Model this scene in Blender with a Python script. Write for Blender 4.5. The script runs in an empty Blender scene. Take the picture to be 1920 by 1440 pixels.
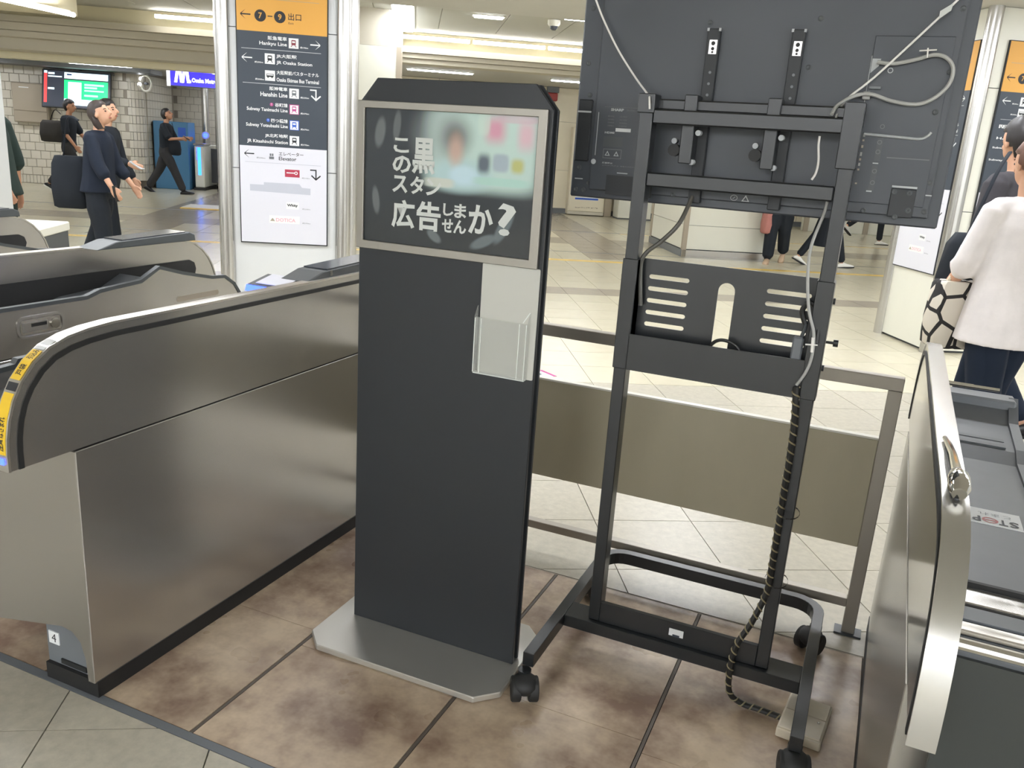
import bpy, bmesh, math, random
from mathutils import Vector, Matrix
from math import sin, cos, pi, radians as R
random.seed(7)
C = bpy.context.scene.collection
SC = bpy.context.scene
G = 0.527                      # the concourse grid is turned against the gate row
S = 0.92                       # everything below is written in survey units; S makes them metres
# ------------------------------------------------------------------ camera, world, exposure
F, H, PI_, RO, YA = 1575.0, 1.6, .2811, .0674, -.3985
f = Vector((sin(YA)*cos(PI_), cos(YA)*cos(PI_), -sin(PI_)))
r0 = Vector((cos(YA), -sin(YA), 0)); u0 = r0.cross(f)
r = cos(RO)*r0+sin(RO)*u0; u = -sin(RO)*r0+cos(RO)*u0
cam = bpy.data.cameras.new('camera'); co = bpy.data.objects.new('camera', cam); C.objects.link(co)
m = Matrix((r, u, -f)).transposed().to_4x4(); m.translation = Vector((0, 0, H)); co.matrix_world = m
cam.sensor_width = 36; cam.lens = F*36/1920; cam.clip_start = .05; cam.clip_end = 200
SC.camera = co
SC.view_settings.view_transform = 'Standard'; SC.view_settings.look = 'None'
SC.view_settings.gamma = 1; SC.view_settings.use_curve_mapping = False
SC.view_settings.exposure = 1.05
w = bpy.data.worlds.new('world'); SC.world = w; w.use_nodes = True
w.node_tree.nodes['Background'].inputs[0].default_value = (.9, .93, 1, 1)
w.node_tree.nodes['Background'].inputs[1].default_value = .3
SC.cycles.max_bounces = 8; SC.cycles.diffuse_bounces = 4; SC.cycles.glossy_bounces = 4
SC.cycles.transmission_bounces = 6; SC.cycles.caustics_reflective = False; SC.cycles.caustics_refractive = False
SC.cycles.sample_clamp_indirect = 4
LAMP = 17.0                    # strength of the ceiling luminaires
# ------------------------------------------------------------------ helpers
def lin(c): return tuple(((x/255)/12.92 if x/255 <= .04045 else ((x/255+.055)/1.055)**2.4) for x in c)+(1,)
MATS = {}
def mat(name, rgb, rough=.5, metal=0., spec=.5, emit=0., var=0., vscale=8., stretch=(1, 1, 1), bump=0., bscale=60., alpha=1., trans=0., rnd=0., aniso=0., coat=0., var2=None, rvar=0.):
    m_ = bpy.data.materials.new(name); m_.use_nodes = True; nt = m_.node_tree; N = nt.nodes; L = nt.links
    b = N['Principled BSDF']; c = lin(rgb)
    b.inputs['Base Color'].default_value = c; b.inputs['Roughness'].default_value = rough
    b.inputs['Metallic'].default_value = metal; b.inputs['Specular IOR Level'].default_value = spec
    b.inputs['Alpha'].default_value = alpha; b.inputs['Transmission Weight'].default_value = trans
    b.inputs['Coat Weight'].default_value = coat
    if emit:
        b.inputs['Emission Color'].default_value = c; b.inputs['Emission Strength'].default_value = emit
    tc = None
    if var or bump or rvar or var2:
        tc = N.new('ShaderNodeTexCoord'); mp = N.new('ShaderNodeMapping'); mp.inputs['Scale'].default_value = stretch
        L.new(tc.outputs['Object'], mp.inputs['Vector'])
    if var or rnd or var2:
        src = None
        if var or var2:
            n = N.new('ShaderNodeTexNoise'); n.inputs['Scale'].default_value = vscale; n.inputs['Detail'].default_value = 5; n.inputs['Roughness'].default_value = .65
            if rnd:
                oi0 = N.new('ShaderNodeObjectInfo'); ad = N.new('ShaderNodeVectorMath'); ad.operation = 'ADD'
                sc_ = N.new('ShaderNodeVectorMath'); sc_.operation = 'SCALE'; sc_.inputs[3].default_value = .4
                L.new(oi0.outputs['Location'], sc_.inputs[0]); L.new(mp.outputs[0], ad.inputs[0]); L.new(oi0.outputs['Location'], ad.inputs[1]); L.new(ad.outputs[0], n.inputs['Vector'])
            else: L.new(mp.outputs[0], n.inputs['Vector'])
            rp = N.new('ShaderNodeValToRGB'); e = rp.color_ramp.elements
            if var2:
                e[0].position = .36; e[1].position = .64; e[0].color = lin(var2); e[1].color = c
            else:
                e[0].position = .3; e[1].position = .7
                e[0].color = tuple(max(0, x*(1-var)) for x in c[:3])+(1,); e[1].color = tuple(min(1, x*(1+var)) for x in c[:3])+(1,)
            L.new(n.outputs['Fac'], rp.inputs[0]); src = rp.outputs[0]
        if rnd:
            oi = N.new('ShaderNodeObjectInfo'); mr = N.new('ShaderNodeMapRange'); mr.inputs[3].default_value = 1-rnd; mr.inputs[4].default_value = 1+rnd
            L.new(oi.outputs['Random'], mr.inputs[0])
            mx = N.new('ShaderNodeVectorMath'); mx.operation = 'SCALE'
            if src: L.new(src, mx.inputs[0])
            else: mx.inputs[0].default_value = c[:3]
            L.new(mr.outputs[0], mx.inputs[3]); src = mx.outputs[0]
        L.new(src, b.inputs['Base Color'])
    if bump:
        n2 = N.new('ShaderNodeTexNoise'); n2.inputs['Scale'].default_value = bscale; n2.inputs['Detail'].default_value = 3
        L.new(mp.outputs[0], n2.inputs['Vector']); bp = N.new('ShaderNodeBump'); bp.inputs['Strength'].default_value = bump; bp.inputs['Distance'].default_value = .004
        L.new(n2.outputs['Fac'], bp.inputs['Height']); L.new(bp.outputs[0], b.inputs['Normal'])
    if rvar:
        n3 = N.new('ShaderNodeTexNoise'); n3.inputs['Scale'].default_value = 3; n3.inputs['Detail'].default_value = 4
        L.new(mp.outputs[0], n3.inputs['Vector']); mr3 = N.new('ShaderNodeMapRange'); mr3.inputs[1].default_value = .3; mr3.inputs[2].default_value = .7
        mr3.inputs[3].default_value = max(.02, rough-rvar); mr3.inputs[4].default_value = rough+rvar
        L.new(n3.outputs['Fac'], mr3.inputs[0]); L.new(mr3.outputs[0], b.inputs['Roughness'])
    if aniso:
        b.inputs['Anisotropic'].default_value = aniso
        tg = N.new('ShaderNodeTangent'); tg.direction_type = 'RADIAL'; tg.axis = 'Z'; L.new(tg.outputs[0], b.inputs['Tangent'])
    MATS[name] = m_; return m_
class MB:
    def __init__(s): s.v = []; s.f = []
    def add(s, vs, fs):
        o = len(s.v); s.v += [tuple(p) for p in vs]; s.f += [tuple(i+o for i in q) for q in fs]; return s
    def box(s, x0, x1, y0, y1, z0, z1, M=None):
        vs = [(x, y, z) for z in (z0, z1) for y in (y0, y1) for x in (x0, x1)]
        if M: vs = [M @ Vector(p) for p in vs]
        return s.add(vs, [(0, 2, 3, 1), (4, 5, 7, 6), (0, 1, 5, 4), (2, 6, 7, 3), (0, 4, 6, 2), (1, 3, 7, 5)])
    def prism(s, pts, a, b, axis='x'):
        n = len(pts)
        def P(p, t):
            return {'x': (t, p[0], p[1]), 'y': (p[0], t, p[1]), 'z': (p[0], p[1], t)}[axis]
        vs = [P(p, a) for p in pts]+[P(p, b) for p in pts]
        fs = [tuple(range(n-1, -1, -1)), tuple(range(n, 2*n))]+[(i, (i+1) % n, (i+1) % n+n, i+n) for i in range(n)]
        return s.add(vs, fs)
    def loft(s, rings, caps=True):
        n = len(rings[0]); o = len(s.v); s.v += [tuple(p) for q in rings for p in q]
        for k in range(len(rings)-1):
            for i in range(n):
                a, b = o+k*n+i, o+k*n+(i+1) % n; s.f.append((a, b, b+n, a+n))
        if caps:
            s.f.append(tuple(o+i for i in range(n-1, -1, -1))); s.f.append(tuple(o+(len(rings)-1)*n+i for i in range(n)))
        return s
    def tube(s, path, rad, n=8, caps=True, flat=1., up=None):
        P = [Vector(p) for p in path]; rads = rad if isinstance(rad, (list, tuple)) else [rad]*len(P); rings = []
        ref = Vector(up) if up else None
        for i, p in enumerate(P):
            t = (P[min(i+1, len(P)-1)]-P[max(i-1, 0)]).normalized()
            if ref is None: ref = Vector((0, 0, 1)) if abs(t.z) < .9 else Vector((0, 1, 0))
            a = t.cross(ref)
            if a.length < 1e-4: a = t.cross(Vector((1, 0, 0)))
            a.normalize(); b = a.cross(t).normalized(); ref = b
            rings.append([p+rads[i]*(cos(2*pi*k/n)*a+flat*sin(2*pi*k/n)*b) for k in range(n)])
        return s.loft(rings, caps)
    def cyl(s, p0, p1, ra, rb=None, n=16): return s.tube([p0, p1], [ra, ra if rb is None else rb], n)
    def lathe(s, prof, c=(0, 0, 0), n=20):
        return s.loft([[(c[0]+max(q, 1e-4)*cos(2*pi*k/n), c[1]+max(q, 1e-4)*sin(2*pi*k/n), c[2]+z) for k in range(n)] for q, z in prof])
    def ell(s, c, rx, ry, rz, n=14, m_=9, M=None):
        rings = []
        for j in range(1, m_):
            t = pi*j/m_; rings.append([Vector((rx*sin(t)*cos(2*pi*k/n), ry*sin(t)*sin(2*pi*k/n), -rz*cos(t))) for k in range(n)])
        rings = [[(M @ p if M else p)+Vector(c) for p in q] for q in rings]
        return s.loft(rings)
    def plate(s, outer, holes, y0, y1):
        """slab in the XZ plane between y0 and y1 with holes (lists of x,z); triangulated"""
        bm = bmesh.new(); es = []
        for loop in [outer]+holes:
            vs = [bm.verts.new((x, y0, z)) for x, z in loop]
            es += [bm.edges.new((vs[i], vs[(i+1) % len(vs)])) for i in range(len(vs))]
        g = bmesh.ops.triangle_fill(bm, use_beauty=True, use_dissolve=False, edges=es)
        fs = [q for q in g['geom'] if isinstance(q, bmesh.types.BMFace)]
        ex = bmesh.ops.extrude_face_region(bm, geom=fs)
        for q in ex['geom']:
            if isinstance(q, bmesh.types.BMVert): q.co.y = y1
        bmesh.ops.recalc_face_normals(bm, faces=bm.faces[:])
        bm.verts.index_update(); s.add([q.co[:] for q in bm.verts], [[q.index for q in p.verts] for p in bm.faces]); bm.free(); return s
    def build(s, name, m_, parent=None, bev=0., smooth=False, seg=1, recalc=True, angle=35):
        me = bpy.data.meshes.new(name); me.from_pydata(s.v, [], s.f); me.update()
        bm = bmesh.new(); bm.from_mesh(me)
        if recalc: bmesh.ops.recalc_face_normals(bm, faces=bm.faces[:])
        if bev:
            es = [e for e in bm.edges if len(e.link_faces) == 2 and e.calc_face_angle(0) > R(30)]
            bmesh.ops.bevel(bm, geom=es, offset=bev, segments=seg, profile=.5, affect='EDGES', clamp_overlap=True)
        if smooth:
            for q in bm.faces: q.smooth = True
            for e in bm.edges:
                if len(e.link_faces) == 2 and e.calc_face_angle(0) > R(angle): e.smooth = False
        bm.to_mesh(me); bm.free()
        me.materials.append(MATS[m_] if isinstance(m_, str) else m_)
        o = bpy.data.objects.new(name, me); C.objects.link(o)
        if parent: o.parent = parent
        return o
def box(name, m_, parent, x0, x1, y0, y1, z0, z1, bev=0.): return MB().box(x0, x1, y0, y1, z0, z1).build(name, m_, parent, bev)
def thing(name, label, cat, loc=(0, 0, 0), rz=0., group=None):
    o = bpy.data.objects.new(name, None); C.objects.link(o); o.location = loc; o.rotation_euler = (0, 0, rz)
    o['label'] = label; o['category'] = cat
    if group: o['group'] = group
    return o
def tag(o, label, cat, group=None):
    o['label'] = label; o['category'] = cat
    if group: o['group'] = group
    return o
def struct(o): o['kind'] = 'structure'; return o
def lab(o, t): o['label'] = t; return o
def W(a, b, z=0.): return Vector((a*cos(G)-b*sin(G), a*sin(G)+b*cos(G), z))
def shift(o, loc, rz=0.): o.location = loc; o.rotation_euler = (0, 0, rz); return o
TXT = {}
def txt(body, x0, x1, z0, z1, y, m_, parent, name='lettering', bold=0., keep=False, dep=.0015):
    """flat print in the parent's XZ plane at y, facing -y, fitted to the box"""
    key = (body, bold)
    if key not in TXT:
        cu = bpy.data.curves.new('t', 'FONT'); cu.body = body; cu.size = 1; cu.resolution_u = 2; cu.offset = bold
        ob = bpy.data.objects.new('t', cu); me = bpy.data.meshes.new_from_object(ob)
        vs = [(v.co.x, v.co.y) for v in me.vertices]; fs = [tuple(p.vertices) for p in me.polygons]
        bpy.data.objects.remove(ob); bpy.data.meshes.remove(me); TXT[key] = (vs, fs)
    vs, fs = TXT[key]
    if not vs: return None
    ax, bx = min(p[0] for p in vs), max(p[0] for p in vs); ay, by = min(p[1] for p in vs), max(p[1] for p in vs)
    sx, sy = (x1-x0)/(bx-ax), (z1-z0)/(by-ay)
    if keep: sx = sy = min(sx, sy)
    m2 = MB(); m2.v = [(x0+(p[0]-ax)*sx, y, z0+(p[1]-ay)*sy) for p in vs]; m2.f = list(fs)
    o = m2.build(name, m_, parent, recalc=False)
    return o
def flat(name, pts, y, m_, parent, t=.0008):
    """thin printed patch (list of x,z) in the parent's XZ plane"""
    return MB().prism(pts, y, y+t, 'y').build(name, m_, parent)
def rect(x0, x1, z0, z1): return [(x0, z0), (x1, z0), (x1, z1), (x0, z1)]
def disc(cx, cz, r_, n=20, rz=None): return [(cx+r_*cos(2*pi*k/n), cz+(rz or r_)*sin(2*pi*k/n)) for k in range(n)]
def rrect(x0, x1, z0, z1, q, n=4):
    out = []
    for cx, cz, a0 in ((x1-q, z0+q, -90), (x1-q, z1-q, 0), (x0+q, z1-q, 90), (x0+q, z0+q, 180)):
        out += [(cx+q*cos(R(a0+90*k/n)), cz+q*sin(R(a0+90*k/n))) for k in range(n+1)]
    return out
def smoothpath(P, n=6):
    P = [Vector(p) for p in P]; out = []
    Q = [P[0]]+P+[P[-1]]
    for i in range(1, len(Q)-2):
        a, b, c, d = Q[i-1:i+3]
        for k in range(n):
            t = k/n; out.append(.5*((2*b)+(c-a)*t+(2*a-5*b+4*c-d)*t*t+(3*b-a-3*c+d)*t**3))
    out.append(P[-1]); return out
# ------------------------------------------------------------------ materials
mat('steel', (196, 192, 184), .30, .85, aniso=.6)
mat('steel_mirror', (186, 184, 180), .14, .9)
mat('steel_side', (182, 179, 174), .27, .86, aniso=.5)
mat('steel_rail', (156, 150, 140), .34, .5)
mat('chrome', (215, 213, 208), .08, 1.)
mat('steel_tube', (196, 194, 190), .25, .9)
mat('frame_steel', (150, 146, 138), .38, .8)
mat('base_steel', (208, 206, 200), .30, .7)
mat('groove_black', (22, 22, 22), .6)
mat('rubber', (30, 31, 31), .6)
mat('dark_grey', (72, 76, 78), .45)
mat('dark_panel', (46, 50, 48), .4, rvar=.05)
mat('mid_grey', (104, 108, 112), .42)
mat('cap_grey', (88, 91, 94), .42, var=.05, vscale=20)
mat('stand_black', (40, 43, 46), .42, spec=.4, rvar=.05)
mat('powder_black', (28, 31, 33), .3, spec=.6, bump=.03, bscale=900)
mat('tv_black', (64, 68, 74), .42, bump=.02, bscale=700, rvar=.05)
mat('tv_dark', (36, 39, 42), .5)
mat('print_grey', (182, 186, 188), .6)
mat('print_white', (226, 228, 228), .6)
mat('print_light', (206, 210, 206), .6)
mat('print_black', (34, 36, 40), .6)
mat('sign_dark', (54, 62, 72), .5)
mat('sign_orange', (216, 160, 70), .5)
mat('sign_white', (214, 214, 222), .5)
mat('sign_grey', (176, 178, 190), .6)
mat('sign_blob', (185, 188, 199), .6)
mat('print_red', (170, 52, 74), .6); mat('print_magenta', (176, 70, 130), .6); mat('print_blue', (48, 92, 190), .6)
mat('print_navy', (40, 60, 130), .6); mat('print_maroon', (128, 52, 62), .6)
mat('label_yellow', (236, 196, 44), .4); mat('tactile_yellow', (226, 190, 92), .35)
mat('white_panel', (222, 221, 208), .32, var=.015, vscale=3)
mat('white_panel_cool', (212, 214, 214), .35, var=.015, vscale=3)
mat('white_plastic', (228, 226, 214), .35)
mat('cream_panel', (226, 218, 196), .4, var=.03, vscale=2)
mat('beige_door', (196, 184, 160), .45)
mat('taupe', (164, 153, 136), .5)
mat('barrier_panel', (176, 168, 144), .42, var=.06, vscale=2.5, stretch=(1, 1, .3))
mat('floor_tile', (178, 172, 156), .3, var=.12, vscale=30, rnd=.045, bump=.05, bscale=120, spec=.5)
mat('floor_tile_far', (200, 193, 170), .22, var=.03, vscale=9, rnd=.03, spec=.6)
mat('floor_tile_grey', (158, 149, 134), .22, var=.05, vscale=9, rnd=.03, spec=.6)
mat('grout', (84, 76, 62), .8)
mat('plate_brown', (208, 188, 162), .34, var2=(132, 108, 92), vscale=3.6, rnd=.05, rvar=.12, bump=.12, bscale=25)
mat('plate_seam', (92, 84, 76), .6)
mat('ceiling', (196, 195, 190), .7, var=.02, vscale=4)
mat('ceiling_panel', (188, 188, 180), .7)
mat('cream_wall', (232, 224, 196), .6)
mat('fascia', (196, 190, 174), .55)
mat('dark_fascia', (96, 98, 98), .5)
mat('wall_tile', (208, 202, 188), .28, rnd=.04)
mat('wall_grout', (158, 150, 138), .8)
mat('lamp', (246, 249, 255), .5, emit=LAMP)
mat('lamp_fill', (246, 249, 255), .5, emit=32.)  # stronger emission for the added panels behind the camera
mat('cove_lamp', (255, 252, 246), .5, emit=14.)
mat('screen_black', (50, 54, 64), .3, emit=.5); mat('screen_red', (226, 60, 60), .4, emit=.8); mat('screen_green', (30, 226, 110), .4, emit=.9)
mat('screen_white', (206, 232, 242), .4, emit=.9); mat('screen_mint', (150, 245, 205), .4, emit=.9)
mat('blue_led', (40, 60, 255), .4, emit=5.); mat('blue_led_soft', (50, 130, 255), .4, emit=1.6)
mat('metro_blue', (52, 44, 220), .4, emit=1.1); mat('lit_white', (240, 242, 250), .4, emit=1.1)
mat('acrylic', (206, 206, 198), .3, alpha=.88, spec=.5); mat('acrylic_clear', (214, 216, 210), .15, alpha=.22, spec=.6); mat('acrylic_edge', (232, 236, 232), .2, spec=.6)
mat('cable_grey', (170, 170, 166), .4); mat('cable_white', (240, 238, 232), .4); mat('cable_black', (30, 30, 28), .45)
mat('spiral', (40, 38, 30), .45); mat('spiral_light', (140, 130, 100), .5)
mat('cable_dark', (84, 82, 76), .4)
mat('box_white', (226, 216, 196), .5, var=.05, vscale=14)
mat('cabinet_blue', (70, 122, 160), .5); mat('dark_glass', (66, 70, 78), .15, spec=.6)
mat('red_plastic', (158, 60, 56), .5); mat('pink_print', (224, 160, 176), .6); mat('mint_print', (188, 214, 202), .5)
mat('skin', (206, 160, 132), .5, spec=.35); mat('skin_tan', (186, 138, 110), .5, spec=.35); mat('lip', (170, 96, 88), .5); mat('eye', (38, 30, 28), .3)
mat('hair_black', (34, 30, 30), .5, var=.2, vscale=60, stretch=(1, 1, .2)); mat('hair_brown', (96, 62, 46), .5, var=.2, vscale=60, stretch=(1, 1, .2)); mat('hair_dark', (58, 48, 44), .5, var=.2, vscale=60, stretch=(1, 1, .2))
def cloth(n, c): return mat(n, c, .85, spec=.2, var=.08, vscale=6, bump=.2, bscale=14)
cloth('cloth_black', (38, 42, 48)); cloth('cloth_navy', (36, 42, 54)); cloth('cloth_green', (42, 54, 50)); cloth('cloth_trouser', (56, 56, 58)); cloth('cloth_white', (232, 226, 224))
cloth('cloth_denim', (30, 38, 52)); cloth('cloth_grey', (70, 68, 72)); cloth('cloth_bag', (60, 58, 56)); cloth('cloth_cream', (216, 204, 180)); cloth('cloth_pink', (176, 120, 112))
mat('shoe_black', (30, 30, 32), .4); mat('shoe_white', (232, 230, 224), .5); mat('sandal', (196, 168, 140), .5)
pt = bpy.data.materials.new('dot_cloth'); pt.use_nodes = True; N_ = pt.node_tree.nodes; L_ = pt.node_tree.links; MATS['dot_cloth'] = pt
tc_ = N_.new('ShaderNodeTexCoord'); vo = N_.new('ShaderNodeTexVoronoi'); vo.feature = 'DISTANCE_TO_EDGE'; vo.inputs['Scale'].default_value = 8; L_.new(tc_.outputs['Object'], vo.inputs['Vector'])
cr = N_.new('ShaderNodeValToRGB'); cr.color_ramp.interpolation = 'CONSTANT'; cr.color_ramp.elements[0].color = lin((34, 32, 32)); cr.color_ramp.elements[1].position = .07; cr.color_ramp.elements[1].color = lin((216, 208, 194))
L_.new(vo.outputs['Distance'], cr.inputs[0]); L_.new(cr.outputs[0], N_['Principled BSDF'].inputs['Base Color']); N_['Principled BSDF'].inputs['Roughness'].default_value = .8
# ------------------------------------------------------------------ floor
PY0, PY1 = 1.455, 2.785
fl = struct(MB().box(-34, 34, -14, 34, -.2, -.012).build('floor', 'grout'))
def clip(poly, y, keep_below):
    out = []
    for i in range(len(poly)):
        a, b = poly[i], poly[(i+1) % len(poly)]; ia = (a[1] < y) == keep_below; ib = (b[1] < y) == keep_below
        if ia: out.append(a)
        if ia != ib: t = (y-a[1])/(b[1]-a[1]); out.append((a[0]+t*(b[0]-a[0]), y))
    return out
def cam_px(p):
    d = Vector(p)-Vector((0, 0, H)); z = d.dot(f)
    return (960+F*d.dot(r)/z, 720-F*d.dot(u)/z) if z > .05 else (-1e6, -1e6)
U0, V0, TP = 1.292, 2.026, .446
tl = []
for i in range(-42, 42):
    for j in range(-22, 44):
        ua, va = U0+i*TP, V0+j*TP; cs = [(ua+.002, va+.002), (ua+TP-.002, va+.002), (ua+TP-.002, va+TP-.002), (ua+.002, va+TP-.002)]
        poly = [tuple(W(*c))[:2] for c in cs]; mid = W(ua+TP/2, va+TP/2)
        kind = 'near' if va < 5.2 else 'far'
        if j in (16, 27, 28) and ua > -12: kind = 'grey'
        if va > 12 and (i in (3, 4) or i in (-13, -12)): kind = 'grey'
        ys = [p[1] for p in poly]
        pieces = []
        if max(ys) <= PY0-.03 or min(ys) >= PY1+.008: pieces = [poly]
        else:
            for q in (clip(poly, PY0-.03, True), clip(poly, PY1+.008, False)):
                if len(q) > 2: pieces.append(q)
        for q in pieces:
            x_, y_ = cam_px(mid); vis = -60 < x_ < 1980 and -50 < y_ < 1560
            tl.append((not vis, mid.length, q, poly is q, mid, kind))
tl.sort(key=lambda t: (t[0], t[1]))
MT = {'near': 'floor_tile', 'far': 'floor_tile_far', 'grey': 'floor_tile_grey'}
shared = {}; rest = {'near': MB(), 'far': MB(), 'grey': MB()}
for n, (nv, d, q, whole, mid, kind) in enumerate(tl):
    if n < 290:
        if whole:
            if kind not in shared:
                h = TP/2-.002; shared[kind] = MB().box(-h, h, -h, h, -.012, 0).build('tile', MT[kind], fl); o = shared[kind]
            else: o = shared[kind].copy(); C.objects.link(o); o.parent = fl
            o.location = mid; o.rotation_euler = (0, 0, G)
        else: MB().prism([(p[0]-mid.x, p[1]-mid.y) for p in q], -.012, 0, 'z').build('tile', MT[kind], fl).location = mid
    elif abs(mid.x) < 24 and mid.y < 26: rest[kind].prism(q, -.012, 0, 'z')
for k in rest:
    if rest[k].v: o = rest[k].build('tile_field', MT[k], fl); o['kind'] = 'stuff'
# stained base plates where gates were taken out
xs = [-.932+.5587*k for k in range(-7, 8)]
for k in range(len(xs)-1):
    a, b = xs[k]+.007, xs[k+1]-.007
    cuts = [PY0, 1.93+.02*((k*7) % 3), PY1] if k % 2 == 0 else [PY0, 2.02, PY1]
    for c, d in zip(cuts, cuts[1:]):
        o = MB().box(-(b-a)/2, (b-a)/2, -(d-c)/2+.0012, (d-c)/2-.0012, -.012, -.001).build('floor_plate', 'plate_brown', fl); o.location = ((a+b)/2, (c+d)/2, 0)
for x in xs:
    box('joint_strip', 'plate_seam', fl, x-.0045, x+.0045, PY0, PY1, -.012, -.002)
box('edge_strip', 'mid_grey', fl, -6, 6, PY0-.028, PY0-.002, -.012, .001); box('edge_strip', 'taupe', fl, -6, 6, PY1+.001, PY1+.007, -.012, -.002)
for vv, hw, mm in ((12.0, .075, 'tactile_yellow'), (13.0, .02, 'dark_grey'), (16.2, .03, 'mid_grey'), (14.55, .02, 'tactile_yellow')):
    if vv == 14.55: o = MB().box(4, 12, vv+1.6-hw*2, vv+1.6+hw*2, -.001, .001).build('trim_1', mm)
    else: o = MB().box(-16, 16, vv-hw, vv+hw, -.001, .0012).build('trim_1', mm)
    o.rotation_euler = (0, 0, G); struct(o)
# ------------------------------------------------------------------ shell of the concourse (u along the hall, v into depth)
def cs(name, m_, u0_, u1_, v0_, v1_, z0, z1, parent=None, bev=0.):
    o = MB().box(u0_, u1_, v0_, v1_, z0, z1).build(name, m_, parent, bev)
    if not parent: o.rotation_euler = (0, 0, G); struct(o)
    return o
ce = cs('ceiling', 'ceiling', -16, 16, -7, 9.8, 2.91, 3.6)
co1 = cs('ceiling.001', 'ceiling_panel', -16, 16, 9.8, 16.3, 3.3, 3.6)
for i in range(-11, 9):
    for v0_, v1_ in ((9.85, 12.4), (12.41, 15.0)):
        cs('ceiling_panel', 'ceiling_panel', i*.95+.31+.006, (i+1)*.95+.31-.006, v0_, v1_, 3.285, 3.3, co1)
cs('ceiling.002', 'ceiling', -2.6, 16, 16.3, 24, 2.86, 3.6)
cs('ceiling.003', 'fascia', -16, -2.6, 16.3, 26, 2.56, 3.6)
# cove wall with its stepped fascia
cv = cs('trim_2', 'cream_wall', -16, 16, 15.9, 16.3, 2.98, 3.3)
for i, (v_, za, zb) in enumerate(((15.72, 2.96, 3.06), (15.80, 2.88, 2.955), (15.88, 2.80, 2.875))):
    cs('trim_%d' % (3+i), 'fascia', -2.6, 16, v_, 16.35, za, zb)
for i, (v_, za, zb) in enumerate(((15.75, 2.96, 3.06), (15.85, 2.84, 2.955), (16.0, 2.74, 2.835))):
    cs('trim_%d' % (6+i), 'fascia', -16, -2.6, v_, 16.4, za, zb)
cs('trim_9', 'cream_wall', -16, -2.6, 17.0, 17.4, 2.45, 2.80); cs('trim_10', 'dark_fascia', -16, -5.6, 19.6, 20.5, 2.47, 2.6)
wr = cs('wall_right', 'white_panel_cool', 14, 14.3, -7, 24, 0, 3.4)
cs('wall_left', 'white_panel_cool', -14.3, -14, -7, 26, 0, 3.4)
cs('wall_back', 'white_panel_cool', -14, 14, -7, -6.7, 0, 3)
wf = cs('wall_far', 'wall_grout', -2.2, 14, 20.42, 20.7, 0, 3)
for i in range(18):
    a = -2.2+i*.9
    for z0, z1 in ((.12, 1.0), (1.006, 2.1), (2.106, 2.85)):
        cs('wall_panel', 'cream_panel', a+.006, a+.894, 20.4, 20.42, z0, z1, wf)
cs('baseboard_far', 'mid_grey', -2.2, 14, 20.385, 20.42, 0, .115)
wt = cs('wall_tiled', 'wall_grout', -14, -6.35, 20.42, 20.8, 0, 2.6)
# tiled wall, brick bond, rounded outer corner
tm = MB().box(-.098, .098, -.02, .0, -.084, .084).build('wall_tile', 'wall_tile', wt, .006); first = True
for j in range(14):
    for i in range(19):
        cx = -10.0+i*.205+(.1025 if j % 2 else 0)
        if cx > -6.32: continue
        zc = .27+j*.177
        if zc > 2.5: continue
        if first: o = tm; first = False
        else: o = tm.copy(); C.objects.link(o); o.parent = wt
        o.location = (cx, 20.42, zc)
m2 = MB()
for i in range(52): m2.box(-10.1+i*.075, -10.1+i*.075+.066, 20.40, 20.42, .01, .175)
m2.build('skirting_tile', 'wall_tile', wt)['kind'] = 'stuff'
m2 = MB(); ring = [(-6.35+.3*sin(R(a)), 20.72-.3*cos(R(a))-.0) for a in range(0, 91, 15)]
for j in range(14):
    z0 = .185+j*.177
    if z0 > 2.45: break
    for (a, b), (c, d) in zip(ring, ring[1:]):
        if (j % 2): a, b, c, d = a*.9+c*.1, b*.9+d*.1, c, d
        m2.add([(a, b-.0, z0), (c*.97+a*.03, d*.97+b*.03, z0), (c*.97+a*.03, d*.97+b*.03, z0+.168), (a, b, z0+.168), (a-.02, b+.05, z0), (c-.05, d+.02, z0), (c-.05, d+.02, z0+.168), (a-.02, b+.05, z0+.168)], [(0, 1, 2, 3), (4, 7, 6, 5), (0, 4, 5, 1), (3, 2, 6, 7), (1, 5, 6, 2), (0, 3, 7, 4)])
    for k in range(10): m2.box(-6.1, -6.045, 20.8+k*.205, 20.8+k*.205+.196, z0, z0+.168)
m2.build('corner_tile', 'wall_tile', wt)['kind'] = 'stuff'
cs('wall_tiled_return', 'wall_grout', -6.4, -6.1, 20.75, 23.2, 0, 2.6)
wb = cs('wall_recess', 'wall_grout', -6.2, -2.0, 23.2, 23.5, 0, 2.6)
m2 = MB()
for j in range(14):
    for i in range(7): m2.box(-6.1+i*.205+(.1 if j % 2 else 0), -6.1+i*.205+.196+(.1 if j % 2 else 0), 23.18, 23.2, .02+j*.177, .188+j*.177)
m2.build('wall_tile_field', 'wall_tile', wb)['kind'] = 'stuff'
cs('wall_panel', 'white_panel_cool', -4.6, -2.0, 23.17, 23.2, 0, 2.56, wb)
cs('wall_recess_end', 'white_panel_cool', -2.2, -2.0, 20.7, 23.5, 0, 2.86)
d1 = cs('door_1', 'beige_door', -4.05, -3.15, 23.12, 23.17, .0, 2.05)
cs('door_frame', 'mid_grey', -4.12, -4.05, 23.1, 23.18, 0, 2.12, d1); cs('door_frame', 'mid_grey', -3.15, -3.08, 23.1, 23.18, 0, 2.12, d1); cs('door_frame', 'mid_grey', -4.12, -3.08, 23.1, 23.18, 2.05, 2.12, d1)
cs('notice', 'pink_print', -3.95, -3.65, 23.115, 23.12, 1.5, 1.85, d1); cs('notice', 'label_yellow', -3.9, -3.6, 23.113, 23.12, 1.35, 1.48, d1)
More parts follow.
